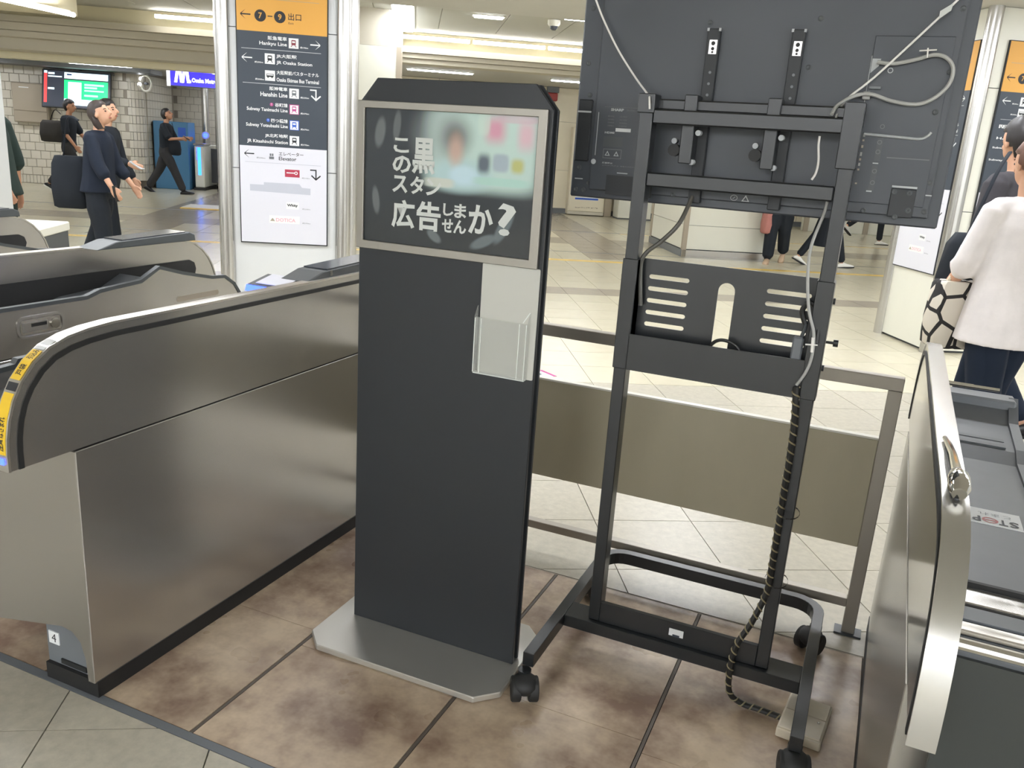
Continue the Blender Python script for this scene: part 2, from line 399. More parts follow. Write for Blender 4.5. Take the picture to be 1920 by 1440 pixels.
# ------------------------------------------------------------------ luminaires
def lamp(name_lab, a, b, va, vb, z, m_='lamp', group=None, fr=.03, dz=.035):
    t = thing('ceiling_light', name_lab, 'light', W((a+b)/2, (va+vb)/2, z), G, group)
    ha, hv = (b-a)/2, (vb-va)/2
    MB().box(-ha-fr, ha+fr, -hv-fr, hv+fr, 0, dz*.6).build('housing', 'white_plastic', t)
    o = MB().box(-ha, ha, -hv, hv, -dz*.5, 0).build('diffuser', m_, t); return t
for i in range(-4, 5):
    for j, v_ in enumerate((-6.2, -5.0, -3.6, 4.2, 5.6, 7.6, 9.2)):  # unseen rows; those behind the camera are added to brighten faces turned to it
        a = i*2.9+(.0 if j % 2 else .4)
        if j == 6 and abs(a) < 1.7: continue
        if abs(a+1.0) < .75 and abs(v_-6.95) < .9: continue
        if abs(a-5.1) < 1.2 and abs(v_-6.95) < 1.2: continue
        lamp('unseen fluorescent panel added in the low ceiling to light the gates', a-.6, a+.6, v_-.13, v_+.13, 2.905, 'lamp_fill' if j < 3 else 'lamp', group='unseen fluorescent panels added for light')
lamp('long bright twin tube lamp running beside the white column, under the raised ceiling', -.36, -.1, 12.3, 15.4, 3.27)
lamp('small white ceiling lamp in the second bay right of the white column', .78, 1.18, 12.85, 13.0, 3.275)
lamp('short white ceiling lamp cut off by the left edge of the black display', 2.0, 2.6, 12.3, 12.45, 3.275)
lamp('thin tube lamp just above the black stand, under the stepped fascia', -.2, 1.1, 17.95, 18.05, 2.845)
lamp('thin tube lamp between the black stand and the display, above the red box', 2.72, 4.02, 17.95, 18.05, 2.845)
lamp('thin tube lamp above the tiled wall at the left edge', -8.1, -6.9, 17.95, 18.05, 2.545)
for a in (-12, -9.2, -6.4, -3.6): lamp('added flat ceiling lamp brightening the far gates and tiled wall', a-.6, a+.6, 18.9, 19.05, 2.545, group='added flat lamps over the far gates')  # extra lamps put in to brighten the far hall
for a in (-4.6, -3.2): lamp('added flat ceiling lamp brightening the recess behind the far gates', a-.45, a+.45, 21.8, 22.0, 2.545, group='added flat lamps in the far recess')  # lamps added to raise the light level in the recess
for a in (6., 9., 12.): lamp('flat lamp under the low ceiling far behind the display', a-.6, a+.6, 17.95, 18.05, 2.845, group='flat lamps far behind the display')
for k in range(14):
    a = -13.6+k*1.32
    if a < -5.4: continue
    lab_ = 'warm tube lamp in the row along the cove of the raised ceiling'
    t = thing('cove_light', lab_, 'light', W(a+.65, 15.62, 3.2), G, 'tube lamps along the cove')
    MB().box(-.62, .62, .03, .1, -.03, .03).build('bracket', 'white_plastic', t)
    MB().tube([(-.63, 0, 0), (.63, 0, 0)], .028, 8).build('tube', 'cove_lamp', t)
for k in range(14):
    a = 4.9+k*1.32
    if a > 13: break
    t = thing('cove_light', 'warm tube lamp in the row along the cove of the raised ceiling', 'light', W(a+.65, 15.62, 3.2), G, 'tube lamps along the cove')
    MB().box(-.62, .62, .03, .1, -.03, .03).build('bracket', 'white_plastic', t); MB().tube([(-.63, 0, 0), (.63, 0, 0)], .028, 8).build('tube', 'cove_lamp', t)
o = MB().prism([(-9.5, 10.6), (-6.0, 10.6), (-5.55, 11.2), (-5.2, 12.1), (-4.98, 13.3), (-4.95, 13.9), (-9.5, 13.9)], 2.93, 3.3, 'z').build('trim_13', 'cream_wall'); o.rotation_euler = (0, 0, G); struct(o)
t = thing('ceiling_light', 'slanting white tube lamp on the curved soffit at the top left corner', 'light', (0, 0, 2.9))
MB().tube([W(-5.55, 11.2), W(-4.82, 13.4)], .03, 8).build('tube', 'cove_lamp', t, smooth=True); MB().tube([W(-5.6, 11.2, .035), W(-4.87, 13.4, .035)], .02, 6).build('bracket', 'white_plastic', t)
t = thing('security_camera', 'white dome security camera on the raised ceiling left of the display', 'camera', W(1.9, 12.75, 3.28), G)
MB().lathe([(0, .0), (.09, 0), (.09, -.05), (.07, -.08), (0, -.08)]).build('base', 'white_plastic', t, smooth=True)
MB().ell((0, 0, -.08), .06, .06, .06).build('dome', 'dark_glass', t, smooth=True)
# ------------------------------------------------------------------ pillars
def pillar(label, uc, vc, hu, hv, z1, zs, tubes=True, m_='white_panel', group=None):
    t = thing('pillar', label, 'pillar', W(uc, vc, 0), G, group)
    MB().box(-hu+.03, hu-.03, -hv+.03, hv-.03, 0, z1).build('core', 'dark_grey', t)
    for za, zb in zip(zs, zs[1:]):
        for q in (((-hu+.05, hu-.05), (-hv+.0, -hv+.03)), ((-hu+.05, hu-.05), (hv-.03, hv)), ((-hu, -hu+.03), (-hv+.05, hv-.05)), ((hu-.03, hu), (-hv+.05, hv-.05))):
            MB().box(q[0][0], q[0][1], q[1][0], q[1][1], za+.003, zb-.003).build('panel', m_, t)
    for a in (-1, 1):
        for b in (-1, 1):
            if tubes: MB().tube([(a*(hu-.01), b*(hv-.01), 0), (a*(hu-.01), b*(hv-.01), z1)], .06, 20).build('corner_tube', 'steel_tube', t, smooth=True)
            else: MB().box(a*(hu-.02)-.035, a*(hu-.02)+.035, b*(hv-.02)-.035, b*(hv-.02)+.035, 0, z1).build('corner_strip', 'taupe', t)
    return t
pillar('white pillar with chrome corner tubes carrying the tall direction sign at left', -1.01, 6.95+.41, .46, .41, 2.91, (.05, 1.262, 2.283, 2.91), m_='white_panel_cool')
pillar('white pillar with a chrome corner tube and direction signs beside the walking women at right', 5.1, 6.95+.41, .44, .41, 2.91, (.02, 1.262, 2.283, 2.91))
pillar('plain off-white column with a taupe edge strip behind the black stand', -.585, 13.55, .33, .45, 2.79, (.03, 2.79), tubes=False)
t = pillar('broad white column with grey corner strips seen under the display', 5.0, 14.07, .71, .96, 3.3, (.12, .5, 3.3), tubes=False)
MB().box(-.72, .72, -.975, -.955, 0, .11).build('plinth', 'steel_side', t); MB().box(-.735, -.715, -.96, .96, 0, .11).build('plinth', 'mid_grey', t)
cs('trim_11', 'fascia', -.93, -.43, 13.1, 15.9, 2.79, 3.3); cs('trim_12', 'white_panel', -.43, -.27, 13.1, 15.9, 2.79, 3.3)
t = thing('white_column', 'grey-white column cut off by the left edge of the photo, beside the person in green', 'column', W(-3.55, 6.6, 0), G)
MB().box(-.5, .53, -.3, .3, 0, 2.91).build('casing', 'white_panel_cool', t, .01); MB().box(-.51, .54, -.31, .31, 0, .1).build('plinth', 'mid_grey', t)
# ------------------------------------------------------------------ direction signs
def arrow(t, cx, cz, s, kind, m_, y=-.022):
    w_ = s*.12
    if kind in 'lr':
        d = -1 if kind == 'l' else 1
        flat('arrow', rect(cx-s, cx+s, cz-w_, cz+w_), y, m_, t)
        for e in (-1, 1):
            flat('arrow', [(cx+d*s, cz+w_*.9*e), (cx+d*s*1.0, cz-w_*e), (cx+d*s*.15, cz+e*(s*.85-w_)), (cx+d*s*.0, cz+e*(s*.85+w_*.4))], y, m_, t)
    else:
        flat('arrow', rect(cx-s, cx+w_*2, cz+s*.75, cz+s*.75+2*w_), y, m_, t); flat('arrow', rect(cx, cx+2*w_, cz-s, cz+s*.8), y, m_, t)
        for e in (-1, 1):
            flat('arrow', [(cx+w_, cz-s*1.1), (cx+w_, cz-s*.75), (cx+w_+e*s*.8, cz-s*.05), (cx+w_+e*s*.95, cz-s*.25)], y, m_, t)
def icon(t, cx, cz, s, body, border=None, kind='train'):
    flat('pictogram', rect(cx-s, cx+s, cz-s, cz+s), -.022, border or 'print_white', t)
    if border: flat('pictogram', rect(cx-s*.85, cx+s*.85, cz-s*.9, cz+s*.85), -.0225, 'print_white', t)
    if kind == 'bus':
        flat('pictogram', rect(cx-s*.7, cx+s*.7, cz-s*.25, cz+s*.35), -.0228, body, t); flat('pictogram', rect(cx-s*.6, cx+s*.6, cz+s*.05, cz+s*.25), -.0232, 'print_white', t)
        for e in (-1, 1): flat('pictogram', disc(cx+e*s*.4, cz-s*.3, s*.15, 10), -.0232, body, t)
    else:
        flat('pictogram', rrect(cx-s*.45, cx+s*.45, cz-s*.35, cz+s*.65, s*.15), -.0228, body, t)
        flat('pictogram', rect(cx-s*.3, cx+s*.3, cz+s*.1, cz+s*.42), -.0232, 'print_white', t)
        for e in (-1, 1): flat('pictogram', [(cx+e*s*.2, cz-s*.35), (cx+e*s*.35, cz-s*.35), (cx+e*s*.6, cz-s*.7), (cx+e*s*.42, cz-s*.7)], -.0228, body, t)
def direction_sign(label, loc, rz, variant=0):
    t = thing('direction_sign', label, 'sign', loc, rz)
    MB().box(-.338, .338, -.018, 0, .688, 2.662).build('frame', 'print_black', t, .002)
    box('orange_panel', 'sign_orange', t, -.33, .33, -.021, -.0175, 2.262, 2.655); box('dark_panel', 'sign_dark', t, -.33, .33, -.021, -.0175, 1.435, 2.262); box('white_panel', 'sign_white', t, -.33, .33, -.021, -.0175, .697, 1.435)
    K = 'print_black'
    flat('rule_line', rect(-.29, .27, 2.487, 2.490), -.0218, 'taupe', t)
    arrow(t, -.265, 2.375, .037, 'l', K)
    for cx, dg_ in ((-.158, '7'), (-.016, '9')):
        if variant == 0 or dg_ == '7':
            flat('roundel', disc(cx, 2.372, .042, 28), -.0222, K, t); txt(dg_, cx-.013, cx+.013, 2.352, 2.393, -.0232, 'sign_orange', t, bold=.02)
    flat('dash', rect(-.105, -.07, 2.369, 2.376), -.022, K, t)
    txt('出口', .045, .14, 2.355, 2.405, -.0222, K, t, bold=.008); txt('Exit', .047, .085, 2.328, 2.342, -.0222, K, t)
    def L(x0, x1, z0, z1, s, m_='print_white', bold=.02): txt(s, x0, x1, z0, z1, -.0222, m_, t, bold=bold)
    if variant:
        arrow(t, -.26, 2.19, .037, 'l', 'print_white'); L(-.205, -.15, 2.165, 2.177, '約30m'); icon(t, -.10, 2.19, .036, K)
        L(-.05, .25, 2.20, 2.23, 'JR大阪駅'); L(-.05, .2, 2.155, 2.182, 'JR Osaka Station'); L(-.2, -.14, 2.08, 2.092, '約300m'); icon(t, -.10, 2.10, .036, K, kind='bus')
        flat('rule_line', rect(-.28, .29, 2.04, 2.043), -.022, 'print_grey', t)
        L(-.28, .1, 1.97, 2.0, '阪神電車'); L(-.28, .1, 1.88, 1.90, 'Hanshin Line'); L(-.30, .1, 1.80, 1.82, 'Subway Tanimachi Line'); L(-.31, .1, 1.70, 1.72, 'Subway Yotsubashi Line')
        return t
    L(-.105, .034, 2.208, 2.236, '阪急電車'); L(-.168, .034, 2.163, 2.196, 'Hankyu Line'); icon(t, .083, 2.196, .036, 'print_maroon'); L(.132, .19, 2.164, 2.178, '約190m'); arrow(t, .243, 2.196, .037, 'r', 'print_white')
    flat('rule_line', rect(-.30, .285, 2.137, 2.141), -.022, 'print_grey', t)
    arrow(t, -.26, 2.074, .038, 'l', 'print_white'); L(-.205, -.142, 2.040, 2.053, '約30m'); icon(t, -.093, 2.075, .037, K)
    L(-.045, .105, 2.082, 2.113, 'JR大阪駅'); L(-.045, .22, 2.036, 2.066, 'JR Osaka Station')
    L(-.202, -.137, 1.918, 1.932, '約300m'); icon(t, -.093, 1.955, .037, K, kind='bus'); L(-.045, .27, 1.967, 1.997, '大阪駅前バスターミナル'); L(-.045, .27, 1.917, 1.945, 'Osaka Ekimae Bus Terminal')
    flat('rule_line', rect(-.295, .285, 1.893, 1.897), -.022, 'print_grey', t)
    L(-.098, .035, 1.850, 1.878, '阪神電車'); L(-.166, .035, 1.804, 1.836, 'Hanshin Line'); icon(t, .084, 1.838, .036, 'mid_grey'); L(.132, .195, 1.806, 1.82, '約230m'); arrow(t, .243, 1.838, .04, 'd', 'print_white')
    flat('line_mark', disc(-.085, 1.748, .013, 16), -.0222, 'print_magenta', t); txt('T', -.090, -.08, 1.741, 1.755, -.0232, 'print_white', t)
    L(-.06, .035, 1.733, 1.762, '谷町線'); L(-.27, .035, 1.689, 1.722, 'Subway Tanimachi Line'); icon(t, .084, 1.722, .036, 'print_magenta', 'print_magenta'); L(.132, .195, 1.690, 1.704, '約370m')
    flat('line_mark', disc(-.112, 1.632, .013, 16), -.0222, 'print_blue', t); txt('Y', -.117, -.107, 1.625, 1.639, -.0232, 'print_white', t)
    L(-.09, .035, 1.617, 1.646, '四つ橋線'); L(-.278, .035, 1.573, 1.606, 'Subway Yotsubashi Line'); icon(t, .084, 1.606, .036, 'print_blue', 'print_blue'); L(.132, .195, 1.573, 1.587, '約670m')
    L(-.137, .035, 1.502, 1.533, 'JR北新地駅'); L(-.272, .035, 1.454, 1.486, 'JR Kitashinchi Station'); icon(t, .084, 1.490, .036, K); L(.132, .195, 1.458, 1.472, '約770m')
    arrow(t, -.258, 1.376, .037, 'l', K); txt('約30m', -.203, -.138, 1.342, 1.354, -.0222, K, t); flat('pictogram', rect(-.108, -.072, 1.343, 1.362), -.0222, 'mid_grey', t); flat('pictogram', rect(-.104, -.092, 1.366, 1.385), -.0222, 'mid_grey', t); flat('pictogram', rect(-.088, -.076, 1.366, 1.385), -.0222, 'mid_grey', t)
    txt('エレベーター', -.035, .152, 1.374, 1.402, -.0222, K, t, bold=.01); txt('Elevator', -.035, .098, 1.338, 1.366, -.0222, K, t, bold=.01)
    flat('rule_line', rect(-.29, .285, 1.312, 1.315), -.0222, 'sign_grey', t)
    flat('logo_patch', rect(.01, .122, 1.215, 1.272), -.0222, 'print_red', t); flat('logo_patch', rect(.022, .088, 1.243, 1.251), -.023, 'print_white', t); flat('logo_patch', disc(.095, 1.247, .013, 16), -.023, 'print_white', t); flat('logo_patch', disc(.095, 1.247, .007, 12), -.0236, 'print_red', t)
    txt('約10m', .14, .2, 1.207, 1.219, -.0222, 'mid_grey', t); arrow(t, .243, 1.243, .04, 'd', K)
    flat('logo_patch', [(-.258, 1.095), (.205, 1.085), (.205, 1.135), (.14, 1.138), (.12, 1.165), (-.152, 1.165), (-.152, 1.145), (-.258, 1.145)], -.0222, 'sign_blob', t)
    flat('logo_patch', rect(.018, .115, .968, 1.022), -.0219, 'print_white', t); txt('Whity', .024, .107, .982, 1.008, -.0226, K, t, bold=.04); txt('約230m', .142, .203, .968, .979, -.0222, 'mid_grey', t)
    flat('logo_patch', rect(-.115, .12, .853, .912), -.0219, 'print_white', t); flat('logo_patch', [(-.108, .868), (-.07, .868), (-.089, .893)], -.0226, 'taupe', t); txt('DOTICA', -.062, .088, .866, .893, -.0226, 'pink_print', t, bold=.012); txt('約70m', .142, .203, .857, .868, -.0222, 'mid_grey', t)
    return t
direction_sign('tall orange, dark and white direction sign listing train lines, on the left pillar', W(-1.015, 6.948, 0), G)
direction_sign('direction sign facing the gates at the right edge, on the right pillar behind the heads', W(5.165, 6.948, 0), G, 1)
direction_sign('narrowly seen direction sign behind the display, on the left face of the right pillar', W(4.658, 7.372, 0), G-pi/2)
# parts of a "w" thing are written in world coordinates and moved into its frame here
def kk(q):      # the upright plane of the display stand was surveyed 8 cm too deep; this brings it forward
    return Vector((0, 0, 1.6))+(Vector(q)-Vector((0, 0, 1.6)))*.969
def wthing(*a, k=0, **kw):
    if k: a = list(a); a[3] = tuple(kk(a[3]))
    o = thing(*a, **kw); o['_w'] = 2 if k else 1; return o
def _root(o):
    while o.parent: o = o.parent
    return o
_build0 = MB.build
BASE = ('base_frame', 'base_crossbar', 'caster', 'wheel', 'housing', 'bottom_board', 'sticker', 'sticker_line')
def _build(s, name, m_, parent=None, *a, **k):
    if parent is not None:
        rt = _root(parent)
        if rt.get('_w'):
            Mi = (Matrix.Translation(rt.location) @ Matrix.Rotation(rt.rotation_euler.z, 4, 'Z')).inverted()
            pre = kk if rt['_w'] == 2 and name not in BASE else Vector
            s.v = [tuple(Mi @ pre(p)) for p in s.v]
    return _build0(s, name, m_, parent, *a, **k)
MB.build = _build
# ------------------------------------------------------------------ ticket gates
NOSE = [(1.25, .757), (1.25, .80), (1.253, .84), (1.262, .885), (1.278, .93), (1.303, .972), (1.34, 1.012), (1.385, 1.042), (1.44, 1.060), (1.50, 1.069), (1.58, 1.074)]
MIR = 4.43
PROF = NOSE+[(MIR-a, b) for a, b in reversed(NOSE)]
def ribbon(pts, o0, o1, xa, xb):
    """strip that follows an open (y,z) curve, between inward offsets o0 and o1"""
    rings = []
    for i, p in enumerate(pts):
        a, b = pts[max(i-1, 0)], pts[min(i+1, len(pts)-1)]; ty, tz = b[0]-a[0], b[1]-a[1]; l = math.hypot(ty, tz); ny, nz = tz/l, -ty/l
        rings.append([(xa, p[0]+ny*o0, p[1]+nz*o0), (xb, p[0]+ny*o0, p[1]+nz*o0), (xb, p[0]+ny*o1, p[1]+nz*o1), (xa, p[0]+ny*o1, p[1]+nz*o1)])
    return MB().loft(rings)
BODY = [(1.33, .757), (1.33, .895), (1.345, .915), (1.50, .922), (1.51, .935), (2.24, .93), (2.30, .947), (2.50, .960), (2.60, 1.006), (2.73, .968), (2.90, .93), (2.98, .925), (3.04, .885), (3.076, .836), (3.08, .757)]
def gate(label, x0, d, wb, rz=0., xr=0., number=None, cw=None):
    """d=+1: the tall side panel stands at x0 and the low body lies towards +x; d=-1 mirrored"""
    t = thing('ticket_gate', label, 'ticket gate', (x0, 0, 0), rz); pw = .04
    X = lambda a: a*d
    # lower casing with its undercut near end
    cw = cw or pw+wb
    cp = [(X(0), .05), (X(0), .752), (X(cw), .752), (X(cw), .2-.22*(cw-pw-wb)/.13*.3), (X(.115), .2), (X(.075), .195), (X(.045), .17), (X(.03), .12), (X(.026), .05)]
    MB().prism(cp, 1.432, 3.0, 'y').build('lower_casing', 'steel_side', t, .002)
    MB().box(*sorted((X(.028), X(.21))), 1.452, 2.98, .012, .21).build('pedestal', 'mid_grey', t, .004)
    MB().box(*sorted((X(-.002), X(.205))), 1.44, 2.99, .0, .052).build('plinth', 'groove_black', t)
    if number:
        lb = MB().box(*sorted((X(.155), X(.195))), 1.449, 1.4525, .115, .155).build('number_label', 'print_white', t); txt(number, x0*0+X(.183)-.0, X(.165), .122, .149, 1.4485, 'print_black', lb)
        MB().box(*sorted((X(.05), X(.15))), 1.447, 1.4525, .06, .075).build('vent_slot', 'rubber', t)
    # tall side panel: face, bent cap strip, rubber line
    MB().prism([(a, b) for a, b in PROF], X(.002), X(pw-.002), 'x').build('side_panel', 'steel_mirror' if xr else 'steel_side', t, smooth=True)
    ribbon(PROF, -.0015, .005, X(-.001), X(pw+.001)).build('cap_strip', 'steel_tube' if xr else 'steel', t, smooth=True)
    ribbon(PROF, .026, .040, X(-.0012), X(.004)).build('rubber_line', 'rubber', t, smooth=True)
    # low body
    MB().prism(BODY, X(pw+wb-.016), X(pw+wb), 'x').build('body_side', 'steel_side', t)
    dk = [(y, z if z < .76 else z-(.055 if not xr else .004)) for y, z in BODY]
    MB().prism(dk, X(pw), X(pw+wb-.016), 'x').build('body_deck', 'cap_grey', t)
    ribbon(BODY[1:-1], -.004, .010, X(pw+wb-.02), X(pw+wb+.003)).build('edge_moulding', 'dark_grey' if not xr else 'cap_grey', t)
    MB().prism([(MIR-2.98+0, .88), (MIR-1.43, .88), (MIR-1.40, .895), (MIR-1.39, .925), (MIR-1.40, .955), (MIR-1.43, .97), (1.45, .97), (1.42, .955), (1.41, .925), (1.42, .895)], X(pw), X(pw+.0025), 'x').build('sensor_window', 'groove_black', t)
    for y in (1.62, 1.9, 2.1, 2.8): MB().cyl((X(pw), y, .862), (X(pw+.003), y, .862), .005, n=8).build('screw', 'groove_black', t)
    # reader wedge with its display on top
    if xr:
        MB().tube([(pw+.01, 2.66, 1.012), (pw+wb*.45, 2.66, 1.012)], .007, 8).tube([(pw+wb*.45, 2.66, 1.012), (pw+wb*.8, 2.66, 1.012)], .006, 8).build('rear_rail', 'chrome', t, smooth=True)
    else:
      wd = MB().prism([(2.42, 1.073), (2.52, 1.100), (2.92, 1.112), (2.95, 1.10), (2.955, 1.073)], X(pw*.35), X(pw+.09), 'x').build('reader_wedge', 'dark_grey', t, .003)
      MB().prism([(2.55, 1.1015), (2.9, 1.112), (2.9, 1.116), (2.55, 1.1055)], X(pw*.5), X(pw+.085), 'x').build('reader_display', 'dark_glass', wd)
      MB().box(*sorted((X(pw*.34), X(pw*.36))), 2.56, 2.575, 1.08, 1.10).build('latch', 'chrome', wd)
    if xr:      # details that only the right gate shows
        MB().box(X(pw+.004), X(pw+wb-.003), 1.322, 1.334, .05, .885).build('end_panel', 'dark_panel', t)
        MB().tube([(X(pw+.002), 1.333, .903), (X(pw+wb), 1.333, .903)], .010, 10).build('end_trim', 'chrome', t, smooth=True)
        MB().box(X(pw+.002), X(pw+wb), 1.345, 1.375, .912, .9215).build('end_trim', 'steel', t, .002)
        MB().box(X(pw+.002), X(pw+wb-.001), 1.385, 1.43, .912, .921).build('nose_plate', 'mid_grey', t)
        MB().box(X(pw+.002), X(pw+wb-.001), 1.44, 1.50, .914, .9235).build('nose_plate', 'steel_side', t, .002)
        MB().box(X(pw+.002), X(pw+wb-.001), 1.503, 1.512, .915, .9315).build('end_trim', 'groove_black', t)
        for y in (2.31, 2.36): MB().box(X(pw+.005), X(pw+wb-.04), y, y+.022, .935, .9485).build('ticket_slot', 'dark_grey', t)
        MB().box(X(pw+.001), X(pw+wb-.002), 2.56, 2.64, .95, 1.008).build('raised_block', 'mid_grey', t, .006)
        lb = MB().box(X(pw+.045), X(pw+.14), 1.80, 1.885, .928, .9302).build('stop_label', 'print_white', t); lb['label'] = 'white sticker with STOP and a red no-entry ring'
        mtx = Matrix.Translation((X(pw+.0925), 1.8425, .9308)) @ Matrix.Rotation(pi, 4, 'Z') @ Matrix.Rotation(-pi/2, 4, 'X')
        for s_, a, b in (('S', -.041, -.024), ('T', -.021, -.005), ('P', .027, .043)):
            q = txt(s_, a, b, .004, .034, 0, 'print_black', lb, bold=.03); q.matrix_local = mtx
        q = txt('とまれ', -.03, .03, -.022, -.006, 0, 'mid_grey', lb); q.matrix_local = mtx
        m2 = MB().loft([[(.010+a*cos(2*pi*k/20), 0, .018+a*sin(2*pi*k/20)) for k in range(20)] for a in (.015, .0105)], False); m2.box(0, .02, -.0002, 0, .016, .020)
        q = m2.build('no_entry_ring', 'red_plastic', lb); q.matrix_local = mtx
        rc = MB().prism([(.02+.0125*cos(a), 1.665+.175*sin(a)) for a in [2*pi*k/24 for k in range(24)]], 1.0745, 1.0765, 'z').build('handle_recess', 'dark_glass', t)
        hd = MB().tube([(.012, 1.83, 1.082), (.02, 1.70, 1.090), (.022, 1.58, 1.092)], [.005, .007, .009], 10).build('handle', 'chrome', t, smooth=True)
        MB().tube([(.022, 1.585, 1.09), (.022, 1.55, 1.094), (.022, 1.51, 1.09), (.022, 1.495, 1.085)], [.013, .018, .018, .012], 14).build('knob', 'chrome', hd, smooth=True)
    return t
g1 = gate('nearest stainless ticket gate at left with yellow warning tape round its nose', -1.818, -1, .27, number='4', cw=.44)
def on_cap(i, frac, xo, tt):
    a, b = NOSE[i], NOSE[i+1]; y = a[0]+(b[0]-a[0])*frac; z = a[1]+(b[1]-a[1])*frac; ty, tz = (b[0]-a[0]), (b[1]-a[1]); l = math.hypot(ty, tz); ty, tz = ty/l, tz/l
    X_ = Vector((0, -ty, -tz)) if tt else Vector((0, ty, tz)); Nn = Vector((0, -tz, ty)); Z_ = X_.cross(-Nn).normalized() if False else (Nn.cross(X_))*-1
    M = Matrix((X_, -Nn, X_.cross(-Nn))).transposed().to_4x4(); M.translation = Vector((xo, y, z))+Nn*.0035; return M
wl = ribbon(NOSE[1:5]+[(1.287, .945)], -.0025, -.0015, -.037, -.004).build('warning_tape', 'label_yellow', g1); wl['label'] = 'yellow tape with black writing'
ribbon([(1.290, .950), (1.301, .968)], -.0026, -.0015, -.037, -.004).build('warning_tape', 'print_black', g1)
ribbon([(1.304, .974), (1.34, 1.013), (1.37, 1.033)], -.0025, -.0015, -.037, -.004).build('warning_tape', 'label_yellow', g1)
ribbon([(1.373, 1.035), (1.41, 1.052)], -.0025, -.0015, -.037, -.004).build('pictogram_tape', 'print_white', g1)
for i, fr, s_, l_ in ((2, .6, 'はさまれ', .05), (1, .6, '注意', .03), (5, .55, '戸袋', .03), (6, .4, '引込み', .03)):
    q = txt(s_, -l_/2, l_/2, -.011, .011, 0, 'print_black', wl, bold=.02); q.matrix_local = on_cap(i, fr, -.0205, False)
MB().box(-.031, -.012, 1.2455, 1.2495, .775, .79).build('status_lamp', 'blue_led', g1)
rd = MB().prism([(2.42, .90), (2.44, 1.03), (2.56, 1.055), (2.62, 1.0), (2.63, .9)], -.30, -.11, 'x').build('card_reader', 'cap_grey', g1, .004)
MB().prism([(2.418, .94), (2.4275, 1.0), (2.424, 1.0), (2.414, .94)], -.29, -.12, 'x').build('blue_screen', 'blue_led_soft', rd); MB().prism([(2.4285, 1.006), (2.437, 1.028), (2.433, 1.03), (2.425, 1.008)], -.295, -.115, 'x').build('blue_strip', 'blue_led', rd)
MB().prism([(2.455, 1.0345), (2.55, 1.0545), (2.55, 1.057), (2.455, 1.037)], -.27, -.14, 'x').build('touch_pad', 'sign_white', rd)
g2 = gate('second stainless ticket gate at left with a lock plate on its side', -2.98, 1, .23)
lk = MB().plate(rrect(1.945, 2.135, .815, .895, .03, 5), [rrect(1.955, 2.125, .823, .887, .024, 5)], -.268, -.2745).build('lock_frame', 'steel_tube', g2)
for o_ in (lk,):
    o_.data.transform(Matrix(((0, -1, 0, 0), (1, 0, 0, 0), (0, 0, 1, 0), (0, 0, 0, 1))))
MB().box(.270, .2715, 1.96, 2.12, .83, .88).build('lock_plate', 'steel', lk); MB().box(.2708, .2730, 1.965, 2.065, .838, .872).build('slot_cover', 'steel_tube', lk); MB().box(.273, .2735, 2.0, 2.062, .855, .867).build('key_slot', 'groove_black', lk)
MB().cyl((.271, 2.095, .855), (.278, 2.095, .855), .019, n=20).build('lock_barrel', 'chrome', lk, smooth=True)
m2 = MB(); m2.prism([(a, b) for a, b in rrect(2.685, 2.935, .845, .868, .0112, 4)], .269, .2712, 'x'); m2.build('finger_recess', 'taupe', g2)
g3 = gate('third stainless ticket gate, farthest left, only its top and end showing', -4.13, 1, .27)
g4 = gate('stainless ticket gate at the right edge with a STOP sticker and a chrome handle', .145, 1, .19, -.0145, xr=1)
# ------------------------------------------------------------------ barrier across the removed lane
t = wthing('barrier', 'steel tube barrier with a beige board behind the display stand', 'barrier', (-.82, 2.93, 0))
box('top_rail', 'steel_rail', t, -1.775, .145, 2.91, 2.95, .902, .945, .002)
box('post', 'steel_rail', t, .102, .145, 2.911, 2.949, .006, .902, .002); box('post', 'steel_rail', t, -1.775, -1.732, 2.911, 2.949, .006, .902, .002)
box('bottom_rail', 'steel_rail', t, -1.732, .102, 2.911, 2.949, .104, .136, .002)
MB().box(-1.732, .102, 2.915, 2.94, .335, .727).build('board', 'barrier_panel', t, .002)
box('board_edge', 'white_plastic', t, -1.732, .102, 2.914, 2.941, .727, .7335)
for x in (.1235, -1.7535): box('foot', 'dark_grey', t, x-.045, x+.045, 2.90, 2.96, 0, .007)
